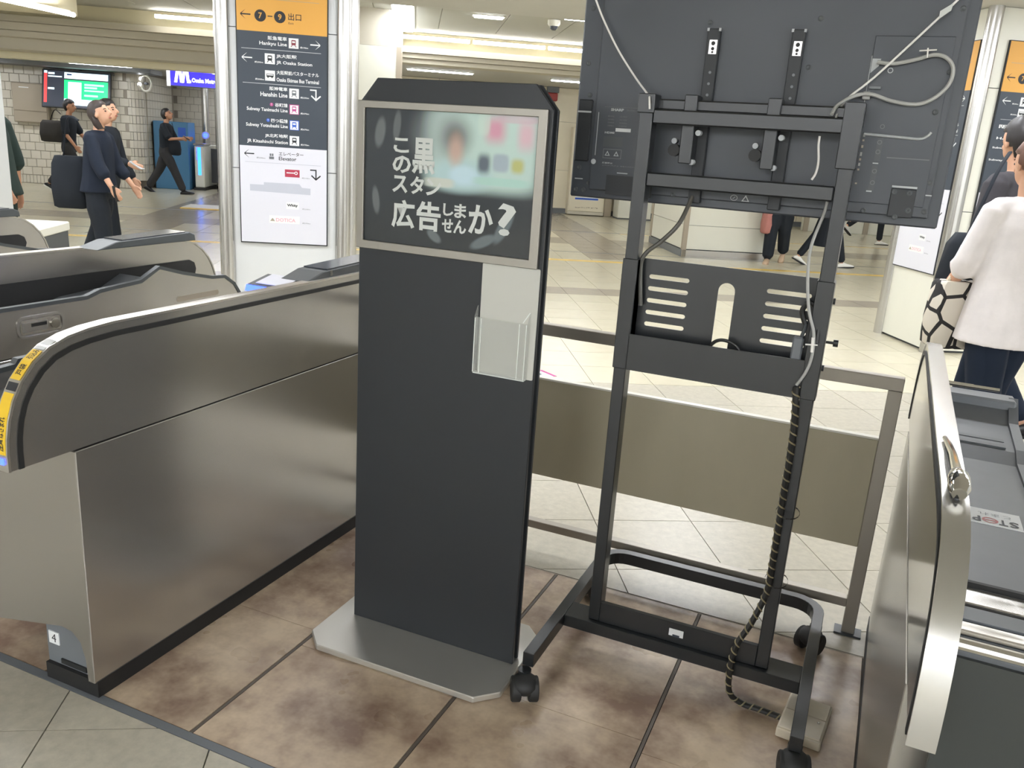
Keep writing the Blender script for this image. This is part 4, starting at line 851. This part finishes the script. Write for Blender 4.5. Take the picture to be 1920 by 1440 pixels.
sc_('white_band', 'screen_white', -.25, .64, -.17, -.04, k, t, .001); sc_('green_field', 'screen_green', -.25, .64, -.60, -.20, k, t, .001); sc_('phone_shape', 'screen_white', -.17, .10, -.60, -.24, k-.0012, t, .001)
sc_('white_band', 'screen_white', -.25, .64, -.73, -.60, k, t, .001); sc_('mint_line', 'screen_mint', .16, .56, -.30, -.26, k-.0012, t, .001); sc_('mint_line', 'screen_mint', .16, .42, -.36, -.32, k-.0012, t, .001); sc_('mint_line', 'screen_mint', .16, .56, -.42, -.39, k-.0012, t, .001); sc_('mint_line', 'screen_mint', .16, .44, -.53, -.49, k-.0012, t, .001)
sc_('navy_mark', 'print_navy', -.20, -.10, -.10, -.07, k-.0012, t, .001); sc_('navy_mark', 'print_navy', .48, .60, -.69, -.66, k-.0012, t, .001)
MB().tube([(0, .05, -.1), (0, .22, .05)], .03, 8).build('wall_arm', 'mid_grey', t); MB().box(-.69, .69, .02, .24, -.03, .02).build('top_bracket', 'mid_grey', t)
t = thing('wall_cabinet', 'beige metal wall cabinet on the tiled wall beside the screen', 'cabinet', W(-8.32, 20.3, 1.3), G)
MB().box(-.36, .36, -.06, .1, 0, .82).build('case', 'taupe', t, .01); MB().box(-.34, .34, -.075, -.06, .25, .80).build('door', 'taupe', t, .005); MB().box(-.34, .34, -.075, -.06, .02, .235).build('door', 'taupe', t, .005); box('name_strip', 'print_white', t, -.2, .0, -.078, -.075, .72, .74)
t = thing('vending_cabinet', 'tall blue cabinet behind the person reading a phone', 'cabinet', W(-5.55, 21.3, 0), G)
MB().box(-.45, .32, -.3, .35, 0, 1.52).build('case', 'cabinet_blue', t, .01); box('side', 'rubber', t, -.46, -.45, -.3, .35, 0, 1.5); box('notice', 'print_white', t, -.22, -.05, -.305, -.3, .55, 1.25); box('display', 'print_blue', t, .1, .27, -.305, -.3, 1.2, 1.4)
for i, (uu, vv, lb_) in enumerate(((-5.02, 21.2, 'white ticket gate with a blue light, nearest the blue cabinet'), (-4.42, 20.9, 'white ticket gate with a tall blue light bar beside the sign pillar'))):
    t = thing('far_gate', lb_, 'ticket gate', W(uu, vv, 0), G)
    MB().prism([(-.1, .06), (-.1, 1.02), (1.3, 1.02), (1.35, .95), (1.35, .06)], -.11, .11, 'x').build('body', 'white_panel', t, .015); MB().box(-.13, .13, -.16, 1.36, 0, .06).build('base', 'rubber', t)
    MB().box(-.13, .13, -.14, .5, 1.02, 1.07).build('top', 'steel_tube', t, .01)
    box('light_bar', 'blue_led_soft', t, -.035, .035, -.106, -.1, .35, .98); box('light_edge', 'blue_led', t, -.055, -.035, -.105, -.1, .7, .98)
    box('glass_flap', 'dark_glass', t, .13, .5, .5, .52, .15, .95)
    po = MB().cyl((0, .6, 1.02), (0, .6, 1.2), .02, n=10).build('sign_post', 'steel_tube', t); q = MB().cyl((0, .58, 1.25), (0, .6, 1.25), .09, n=20).build('round_sign', 'print_white', po); q2 = MB().cyl((0, .565, 1.25), (0, .579, 1.25), .055, n=16).build('blue_ring', 'blue_led', po)
for uu, vv in ((-5.1, 22.2), (-4.75, 22.0), (-3.95, 21.8)):
    tag(MB().cyl((0, 0, 0), (0, 0, 2.56), .085, n=18).build('chrome_column', 'steel_tube', smooth=True), 'slim chrome column among the far ticket gates', 'column', 'slim chrome columns').location = W(uu, vv, 0)
t = thing('overhead_sign', 'blue and white lit sign hanging over the far gates', 'sign', W(-4.3, 19.6, 2.25), G)
MB().box(-.95, 1.6, -.07, .07, 0, .40).build('case', 'mid_grey', t, .01); box('blue_face', 'metro_blue', t, -.93, .12, -.076, -.07, .02, .38); box('white_face', 'lit_white', t, .12, 1.58, -.076, -.07, .02, .38); box('white_edge', 'lit_white', t, -.95, -.88, -.078, -.07, .0, .40)
txt('Osaka Metro', -.44, .08, .10, .19, -.078, 'lit_white', t, bold=.04)
for a in (-.80, -.66): flat('emblem', [(a, .08), (a+.06, .08), (a+.11, .36), (a+.05, .36)], -.078, 'lit_white', t)
for a in (-.74, -.60): flat('emblem', [(a+.06, .08), (a+.12, .08), (a+.09, .36), (a+.03, .36)], -.078, 'lit_white', t)
flat('emblem', disc(-.48, .11, .03, 12), -.078, 'lit_white', t)
for a in (-.6, 1.2): MB().cyl((a, 0, .4), (a, 0, .62), .015, n=8).build('hanger', 'steel_tube', t)
t = thing('wall_mirror', 'white ring lamp at the corner of the tiled wall', 'lamp', W(-6.0, 20.6, 2.3), G)
MB().tube([(.13*cos(a), 0, .17*sin(a)) for a in [2*pi*k/20 for k in range(21)]], .025, 8).build('ring', 'white_plastic', t, smooth=True); MB().cyl((0, 0, 0), (0, .15, .0), .03, n=8).build('arm', 'mid_grey', t)
for k in range(2): MB().ell((-.12, -.03, .02+k*.12-.05), .04, .03, .04).build('bulb', 'lamp', t, smooth=True)
# far right of the black stand
t = thing('sliding_cabinet', 'scuffed cream cabinet with a blue label low on its door, under the display corner', 'cabinet', W(4.08, 20.1, 0), G)
MB().box(-.44, .44, 0, .28, .02, 2.0).build('case', 'cream_panel', t, .005); MB().box(-.42, .42, -.02, 0, .10, 1.98).build('door', 'cream_panel', t, .004); box('kick_plate', 'fascia', t, -.43, .43, -.03, 0, .02, .09)
lb = box('notice', 'print_white', t, -.28, .28, -.024, -.02, .36, .62); box('notice_band', 'print_blue', lb, -.28, .28, -.026, -.024, .37, .41); txt('お知らせ', -.2, .1, .45, .55, -.0255, 'mid_grey', lb)
m2 = MB()
for k in range(18): m2.box(-.3+k*.032+random.random()*.02, -.28+k*.032+random.random()*.03, -.0212, -.02, .17+random.random()*.02, .185+random.random()*.02)
m2.build('scuff', 'taupe', t)['kind'] = 'stuff'
t = thing('white_post', 'taupe edged post right of the scuffed cabinet', 'post', W(4.62, 20.1, 0), G); MB().box(-.09, .09, 0, .3, 0, 2.86).build('shaft', 'taupe', t, .01)
t = thing('white_counter', 'low white counter block left of the broad white column', 'counter', W(5.15, 19.6, 0), G); MB().box(-.4, .4, 0, .5, .03, 1.0).build('body', 'white_panel', t, .01); box('foot', 'mid_grey', t, -.4, .4, .02, .5, 0, .03); box('top', 'tactile_yellow', t, -.41, .41, -.01, .5, 1.0, 1.03)
t = thing('alarm_box', 'small red box under a grey bracket beside the top right of the black stand', 'alarm', W(3.12, 20.3, 2.55), G); MB().box(-.12, .12, 0, .1, 0, .18).build('box', 'red_plastic', t, .02); MB().box(-.14, .14, -.02, .1, .18, .34).build('bracket', 'mid_grey', t, .01)
t = thing('blue_notice', 'small white and violet lit notice on the gap right of the chrome tube', 'notice', W(-1.0, 14.3, 2.1), G); MB().box(-.09, .06, 0, .04, -.15, .15).build('case', 'print_white', t, .005); box('face', 'print_navy', t, -.06, .04, -.005, 0, -.10, .12); MB().cyl((-.015, .02, .15), (-.015, .02, 1.2), .01, n=8).build('hanger', 'steel_tube', t)
# low counters and white walls of the far right
t = thing('white_partition', 'long low white partition seen beyond the walking legs', 'partition', W(10.8, 19.2, 0), G); MB().box(-1.6, 2.2, 0, .25, .0, 1.0).build('board', 'white_panel', t, .01)
for a in (-1.6, -.1, 1.4): box('edge_post', 'taupe', t, a-.06, a+.06, -.03, 0, 0, 1.02)
# ------------------------------------------------------------------ people
PEND = []
def skin(mb, name, m_, parent, voxel):
    me = bpy.data.meshes.new(name); me.from_pydata(mb.v, [], mb.f); me.update()
    bm = bmesh.new(); bm.from_mesh(me); bmesh.ops.recalc_face_normals(bm, faces=bm.faces[:]); bm.to_mesh(me); bm.free()
    o = bpy.data.objects.new(name, me); C.objects.link(o); o.parent = parent
    md = o.modifiers.new('r', 'REMESH'); md.mode = 'VOXEL'; md.voxel_size = voxel; md.use_smooth_shade = True
    s_ = o.modifiers.new('s', 'SMOOTH'); s_.iterations = 3; s_.factor = .5
    PEND.append((o, m_)); return o
def limb(mb, pts, rads, n=12, flat=1.):
    """tapered limb with rounded ends along a path"""
    P = [Vector(p) for p in pts]; a = (P[0]-P[1]).normalized(); b = (P[-1]-P[-2]).normalized()
    PP = [P[0]+a*rads[0]*.7]+P+[P[-1]+b*rads[-1]*.7]; RR = [rads[0]*.45]+list(rads)+[rads[-1]*.45]
    return mb.tube(PP, RR, n, flat=flat)
def person(label, loc, head, ht, top='cloth_black', bottom='cloth_black', sleeve='short', hair='hair_black', hairstyle='short', skinm='skin', shoes='shoe_black', legs=(20, -20), knees=(5, 25), arms=((10, 15, 8), (-12, 20, 8)), wide=1., female=False, lean=3., look=(0, 0), flare=0., hem=.86, coat=False, voxel=.013, longhair=0.):
    """heading: the way the person faces, in degrees from +y, anticlockwise; x is the person's right"""
    t = thing('person', label, 'person', loc, R(head)); k = ht/1.75
    V = lambda x, y, z: Vector((x*k, y*k, z*k))
    hipz, sh = .92, (.165 if female else .19)
    # legs: thigh and shin from swing and knee bend; the lower foot is put on the floor
    J = []
    for side, sw, kn in ((1, legs[0], knees[0]), (-1, legs[1], knees[1])):
        h = Vector((side*.09, 0, hipz)); kn_ = h+Vector((0, sin(R(sw))*.43, -cos(R(sw))*.43)); a2 = R(sw-kn); an = kn_+Vector((0, sin(a2)*.42, -cos(a2)*.42)); J.append([h, kn_, an, a2])
    dz = min(j[2].z+.0 for j in J)-.085
    for j in J:
        for i in range(3): j[i] = j[i]-Vector((0, 0, dz))
    hz = J[0][0].z
    ls = sin(R(lean)); up = lambda z, y=0., x=0.: Vector((x, y+(z-hz)*ls, z))
    zo = hz-hipz
    body = MB(); shirt = MB(); pants = MB()
    S_ = lambda v: tuple(Vector(v)*k)
    def ring(z, rx, ry, y=0., n=18): c = up(z, y); return [Vector((c.x+rx*cos(2*pi*i/n), c.y+ry*sin(2*pi*i/n), c.z))*k for i in range(n)]
    w_ = 1.0
    tz = [(hz-.10, .15, .11), (hz, .155, .115), (hz+.10, .135, .10), (hz+.25, .145, .105), (hz+.40, .155, .105), (hz+.49, .14, .09), (hz+.535, .07, .06)]
    if female: tz = [(hz-.10, .155, .115), (hz, .155, .115), (hz+.12, .12, .09), (hz+.25, .13, .10), (hz+.38, .14, .11), (hz+.48, .125, .085), (hz+.53, .06, .055)]
    body.loft([ring(a, b, c) for a, b, c in tz])
    # neck and head
    nb = up(hz+.50); hc = up(hz+.70, .025); HM = Matrix.Rotation(R(look[0]), 3, 'Z') @ Matrix.Rotation(R(-look[1]), 3, 'X')
    limb(body, [S_(nb), S_(hc-Vector((0, .01, .07)))], [.052*k, .05*k])
    HP = lambda v: (hc+HM @ Vector(v))*k
    body.ell(S_(hc+HM @ Vector((0, -.005, .02))), .076*k, .095*k, .10*k, M=HM); body.ell(HP((0, .022, -.035)), .056*k, .066*k, .078*k, M=HM)
    body.ell(HP((0, .105, -.022)), .013*k, .02*k, .022*k, 8, 6, M=HM); body.tube([HP((0, .088, .02)), HP((0, .112, -.026))], [.008*k, .012*k], 8)
    for e in (-1, 1): body.ell(HP((e*.079, -.008, -.012)), .012*k, .018*k, .03*k, 8, 6, M=HM)
    # arms and hands
    for side, (fw, el, ab) in zip((1, -1), arms):
        s0 = up(hz+.475, 0, side*(sh-.01)); d1 = Vector((side*sin(R(ab)), sin(R(fw))*cos(R(ab)), -cos(R(fw))*cos(R(ab)))); e0 = s0+d1*.28
        a2 = R(fw+el); ab2 = R(ab*.6); d2 = Vector((side*sin(ab2)-side*.12*sin(R(el)), sin(a2)*cos(ab2), -cos(a2)*cos(ab2))).normalized(); w0 = e0+d2*.245
        limb(body, [S_(s0), S_(e0), S_(w0)], [.048*k, .038*k, .026*k])
        fwd = d2; sd = Vector((-side, 0, 0)); sd = (sd-fwd*sd.dot(fwd)).normalized(); nr = fwd.cross(sd).normalized()
        if nr.y < 0: nr = -nr
        pc = w0+fwd*.05; body.loft([[S_(w0+fwd*q+nr*(cos(2*pi*i/10)*wd)+sd*(sin(2*pi*i/10)*.014)) for i in range(10)] for q, wd in ((0, .024), (.03, .036), (.075, .04), (.092, .036))])
        curl = .5 if el < 60 else .9
        for i, (o_, ln) in enumerate(((-.028, .068), (-.010, .078), (.010, .074), (.028, .058))):
            f0 = w0+fwd*.082+nr*-o_; f1 = f0+fwd*ln*.5*cos(curl*.3)+sd*ln*.5*sin(curl*.5); f2 = f1+fwd*ln*.5*cos(curl)+sd*ln*.5*sin(curl); limb(body, [S_(f0), S_(f1), S_(f2)], [.0095*k, .009*k, .0075*k], 7)
        t0 = w0+fwd*.03+nr*.028; limb(body, [S_(t0), S_(t0+fwd*.03+nr*.022+sd*.008), S_(t0+fwd*.058+nr*.026+sd*.022)], [.013*k, .011*k, .009*k], 7)
        q = {'short': [s0, s0.lerp(e0, .5), s0.lerp(e0, .86)], 'elbow': [s0, e0, e0.lerp(w0, .18)], 'long': [s0, e0, e0.lerp(w0, .9)], 'three': [s0, e0, e0.lerp(w0, .5)]}[sleeve]
        rr_ = {'short': (.066, .068, .072), 'elbow': (.066, .068, .07), 'long': (.062, .054, .045), 'three': (.068, .066, .064)}[sleeve]
        limb(shirt, [S_(p) for p in q], [x*k*(1+.0*flare) for x in rr_])
        t['hand%d' % side] = [c for c in S_(w0+fwd*.09)]
    # legs
    for side, j in zip((1, -1), J):
        h, kn_, an, a2 = j; limb(body, [S_(h), S_(kn_), S_(an)], [.075*k, .048*k, .034*k])
        if coat: pass
        limb(pants, [S_(h+Vector((0, 0, -.02))), S_(h.lerp(kn_, .5)), S_(kn_), S_(kn_.lerp(an, .92))], [.092*k, .082*k*wide, .066*k*wide, .058*k*wide])
        fa = a2*.75 if a2 < 0 else a2*.3; fd = Vector((0, cos(fa), sin(fa)*1.0)); fu = Vector((0, -sin(fa), cos(fa))); hl = an-fu*.055-fd*.055
        sh_ = MB(); rings = []
        for q, wd, hh in ((-.01, .028, .045), (.03, .036, .075), (.09, .036, .082), (.15, .042, .055), (.21, .046, .04), (.25, .036, .028), (.265, .014, .014)):
            rings.append([S_(hl+fd*q+Vector((wd*cos(2*pi*i/12), 0, 0))+fu*(hh*.5+hh*.5*sin(2*pi*i/12)-.028)) for i in range(12)])
        sh_.loft(rings); o = sh_.build('shoe', shoes, t, smooth=True, angle=60)
        so = MB().loft([[S_(hl+fd*q+Vector((wd*c, 0, 0))+fu*z) for c, z in ((-1, -.036), (1, -.036), (1, -.018), (-1, -.018))] for q, wd in ((-.015, .026), (.03, .036), (.15, .044), (.21, .047), (.262, .03))]).build('sole', 'shoe_white' if shoes == 'shoe_black' and not coat and hairstyle == 'short' and 'sneaker' in label else ('sandal' if shoes == 'sandal' else 'groove_black'), o)
    # torso clothes
    g_ = .018
    st = [(hz-.06-(.86-hem)*0, .165+flare, .125+flare), (hz+.10, .152+flare*.7, .115+flare*.6), (hz+.25, .16+flare*.4, .12+flare*.3), (hz+.40, .172, .122), (hz+.485, .15, .10), (hz+.528, .085, .072), (hz+.545, .066, .06)]
    if coat: st = [(.32, .25, .2), (.6, .22, .17)]+st
    elif hem < .8: st = [(hz-.18, .185+flare, .15+flare)]+st
    shirt.loft([ring(*q) for q in st])
    for side in (-1, 1): limb(shirt, [S_(up(hz+.49, 0, side*.05)), S_(up(hz+.478, 0, side*(sh-.01)))], [.055*k, .06*k])
    pants.loft([ring(*q) for q in ((hz-.12, .15, .115), (hz-.04, .165, .13), (hz+.06, .155, .12), (hz+.11, .148, .112))])
    skin(body, 'body', skinm, t, voxel*.75); skin(shirt, 'top', top, t, voxel); skin(pants, 'trousers', bottom, t, voxel)
    # hair follows the skull and leaves the face free
    hm = MB(); rings = []
    for j in range(1, 16):
        th = pi*j/16; rg = []
        for i in range(28):
            ph = 2*pi*i/28; d = Vector((sin(th)*cos(ph), sin(th)*sin(ph), -cos(th)))
            face = d.y > .15-.35*max(0, -d.z) and d.z < .52-.25*abs(d.x); low = d.z < -.35 and d.y > -.2
            s_ = .86 if (face or (low and hairstyle != 'long')) else 1.13+.03*sin(7*ph+3*th)
            if hairstyle == 'long' and d.z < 0 and not face: s_ = 1.15
            rg.append((hc+HM @ Vector((d.x*.078*s_, -.008+d.y*.098*s_, .018+d.z*.104*s_)))*k)
        rings.append(rg)
    hm.loft(rings); ho = hm.build('hair', hair, t, smooth=True, angle=80)
    if hairstyle == 'ponytail': MB().tube([HP((0, -.09, .02)), HP((0, -.135, -.02)), HP((0, -.14, -.12)), HP((.01, -.12, -.24)), HP((.01, -.115, -.31))], [.02*k, .036*k, .042*k, .034*k, .01*k], 12).build('ponytail', hair, ho, smooth=True)
    if hairstyle == 'long': MB().loft([[(hc+HM @ Vector((a_*.085*cos(2*pi*i/16), -.05+a_*.05*sin(2*pi*i/16), z)))*k for i in range(16)] for z, a_ in ((.06, .9), (-.03, .98), (-.09, .92), (-.14, .6))]).build('loose_hair', hair, ho, smooth=True)
    if hairstyle == 'bun': MB().ell(HP((0, -.10, .07)), .045*k, .04*k, .045*k).build('hair_bun', hair, ho, smooth=True)
    for e in (-1, 1):
        MB().ell(HP((e*.03, .078, .004)), .013*k, .008*k, .007*k, 10, 6, M=HM).build('eye', 'eye', t, smooth=True)
        MB().tube([HP((e*.018, .086, .024)), HP((e*.034, .083, .028)), HP((e*.048, .072, .023))], .0035*k, 6).build('eyebrow', hair, t)
    MB().ell(HP((0, .083, -.062)), .022*k, .009*k, .007*k, 10, 6, M=HM).build('mouth', 'lip', t, smooth=True)
    return t, hc*k
def held(t, side, dz=0., dx=0.):
    c, s_ = cos(t.rotation_euler.z), sin(t.rotation_euler.z); h = t['hand%d' % side]; return Vector((t.location.x+h[0]*c-h[1]*s_, t.location.y+h[0]*s_+h[1]*c, h[2]))
def phone(label, t, side, rz=0., tilt=50, m_='rubber'):
    p = thing('phone', label, 'phone', held(t, side)+Vector((0, 0, .012)), t.rotation_euler.z+rz)
    M = Matrix.Rotation(R(tilt), 4, 'X'); MB().prism(rrect(-.038, .038, -.075, .075, .01), -.005, .005, 'y').build('case', m_, p).data.transform(M @ Matrix.Rotation(0, 4, 'X')); q = MB().box(-.034, .034, -.0058, -.005, -.07, .07).build('screen', 'dark_glass', p); q.data.transform(M); return p
def bag(label, loc, rz, w_, d_, h_, m_, strap=None, name='shoulder_bag'):
    b_ = thing(name, label, 'bag', loc, rz)
    MB().loft([[(x*w_/2, y*d_/2, z) for x, y in ((-.92*a, -a*.9), (-.5*a, -a), (.5*a, -a), (.92*a, -a*.9), (a, 0), (.92*a, a*.9), (.5*a, a), (-.5*a, a), (-.92*a, a*.9), (-a, 0))] for z, a in ((0, .7), (.02, .92), (h_*.4, 1.), (h_*.85, .9), (h_, .72))]).build('pouch', m_, b_, smooth=True, angle=70)
    if strap: MB().tube(smoothpath(strap), .012, 6, flat=.5).build('strap', m_ if isinstance(m_, str) and m_ != 'cloth_cream' else 'cloth_black', b_, smooth=True)
    return b_
GD = math.degrees(G)
E_ = GD-90      # facing +u (to the right along the hall)
p1_, _ = person('person in a dark green loose T-shirt and trousers at the left edge, arm swinging back', (-6.62, 4.70, 0), GD+80, 1.83, top='cloth_green', bottom='cloth_green', sleeve='elbow', skinm='skin_tan', arms=((-8, 10, 12), (-40, 14, 14)), legs=(6, -10), knees=(3, 8), wide=1.25, flare=.05)
p2_, _ = person('person in a black T-shirt striding below the screen with a dark bag, in sneakers', (-15.35, 12.55, 0), E_-4, 1.90, bottom='cloth_trouser', skinm='skin_tan', legs=(27, -27), knees=(4, 12), arms=((8, 30, 10), (22, 20, 8)), wide=.95)
p3_, _ = person('person in a loose navy top and wide black trousers looking down, at left', (-7.15, 6.15, 0), E_-10, 1.71, top='cloth_navy', bottom='cloth_black', sleeve='three', hair='hair_dark', hairstyle='long', female=True, look=(0, -20), arms=((22, 12, 14), (14, 22, 10)), wide=1.35, flare=.045, legs=(8, -10), knees=(4, 14))
p4_, _ = person('person in black holding a phone before the blue cabinet', (-14.60, 14.35, 0), E_-4, 1.86, bottom='cloth_trouser', skinm='skin_tan', legs=(26, -24), knees=(3, 10), arms=((30, 66, 8), (22, 76, 8)), wide=1.3, look=(0, -25))
p5_, _ = person('person in black holding a phone out, half hidden behind the navy top', (-7.95, 6.95, 0), E_-12, 1.75, top='cloth_black', bottom='cloth_black', sleeve='long', hairstyle='bun', female=True, look=(0, -12), arms=((25, 52, 10), (10, 20, 8)), wide=1.2, legs=(10, -12), knees=(4, 10))
p6_, _ = person('person in wide black trousers and sandals below the display, walking towards the gates', (-1.52, 13.95, 0), GD+150, 1.78, bottom='cloth_black', shoes='sandal', female=True, hairstyle='long', legs=(6, -12), knees=(4, 22), wide=1.5, arms=((6, 14, 10), (-6, 20, 12)))
p7_, _ = person('person in a long black coat and white shoes hidden mostly by the right upright', (-.80, 14.35, 0), E_-0, 1.75, bottom='cloth_black', shoes='shoe_white', coat=True, female=True, hairstyle='long', legs=(20, -20), knees=(4, 14), sleeve='long')
p8_, _ = person('person in black trousers and white shoes striding left far beyond the display', (-.15, 19.5, 0), E_+4, 1.84, bottom='cloth_black', shoes='shoe_white', legs=(4, -36), knees=(2, 18), top='cloth_black', arms=((8, 18, 8), (-10, 16, 8)))
p9_, _ = person('person in a charcoal T-shirt with short black hair carrying a black tote at the right', (.70, 5.93, 0), GD+22, 1.93, top='cloth_grey', bottom='cloth_denim', skinm='skin', arms=((8, 12, 8), (-4, 14, 10)), look=(-20, 4), legs=(12, -12), voxel=.011)
p10_, _ = person('person in a white blouse with a brown ponytail walking away at the right', (.66, 5.02, 0), GD-4, 1.80, top='cloth_white', bottom='cloth_denim', sleeve='elbow', hair='hair_brown', hairstyle='ponytail', female=True, skinm='skin', arms=((-4, 16, 12), (8, 28, 14)), wide=1.25, flare=.055, hem=.7, legs=(16, -12), knees=(4, 12), look=(6, 4), voxel=.010)
phone('dark phone held low by the person in the navy top', p3_, 1, tilt=10)
phone('phone held out before the half hidden person in black', p5_, 1, tilt=60, m_='print_grey'); phone('phone held by the person in front of the blue cabinet', p4_, 1, tilt=60)
bag('dark grey shoulder bag of the striding person by the screen', p2_.location+Vector((-.24, -.13, .98)), R(E_), .30, .50, .42, 'cloth_bag', [(-.1, -.1, .4), (.02, .05, .62), (.12, .2, .55)])
bag('black shoulder bag behind the person in the navy top', p3_.location+Vector((-.24, -.12, .68)), R(E_), .2, .34, .5, 'cloth_black', [(0, -.05, .5), (.05, .03, .85), (.1, .15, .84)])
bag('black crossbody bag of the person holding a phone by the blue cabinet', p4_.location+Vector((.16, .05, .82)), R(E_), .16, .34, .32, 'cloth_black', [(0, .1, .3), (.0, .0, .68)])
bag('dusty pink bag beside the wide black trousers below the display', W(5.52, 12.85, .46), G, .14, .22, .36, 'cloth_pink', [(0, 0, .34), (.02, 0, .7), (.05, 0, .34)])
tb = bag('black tote bag hanging between the two people at the right', Vector((.50, 5.25, .86)), G, .40, .17, .42, 'cloth_black', [(-.10, 0, .38), (.06, .10, .72), (.22, .24, .86)], 'tote_bag')
# cream bag with black gaps between large dots
pb = thing('patterned_bag', 'cream bag with a black pattern of large dots hanging left of the white blouse', 'bag', Vector((.44, 5.06, .68)), G)
MB().loft([[(x*a*.17, y*a*.07, z) for x, y in ((-.92, -.9), (-.5, -1), (.5, -1), (.92, -.9), (1, 0), (.92, .9), (-.92, .9), (-1, 0))] for z, a in ((0, .8), (.02, .97), (.16, 1.), (.34, .93), (.36, .85))]).build('pouch', 'dot_cloth', pb, smooth=True, angle=60)
MB().tube(smoothpath([(-.1, 0, .35), (.0, .0, .5), (.1, 0, .35)]), .01, 6).build('handle', 'cloth_cream', pb, smooth=True)
bpy.context.view_layer.update(); dg = bpy.context.evaluated_depsgraph_get()
res = [(o, m_, bpy.data.meshes.new_from_object(o.evaluated_get(dg))) for o, m_ in PEND]
for o, m_, me in res:
    o.modifiers.clear(); o.data = me; me.name = o.name; me.materials.clear(); me.materials.append(MATS[m_])
    for q in me.polygons: q.use_smooth = True
for o in bpy.data.objects:
    for k_ in ('hand1', 'hand-1', '_w'):
        if k_ in o: del o[k_]
# ------------------------------------------------------------------ survey units to metres
for me in bpy.data.meshes:
    if me.users: me.transform(Matrix.Scale(S, 4))
for o in bpy.data.objects:
    if o.type == 'CAMERA': o.location = o.location*S
    elif o.type in ('MESH', 'EMPTY'): o.location = o.location*S
bpy.context.view_layer.update()
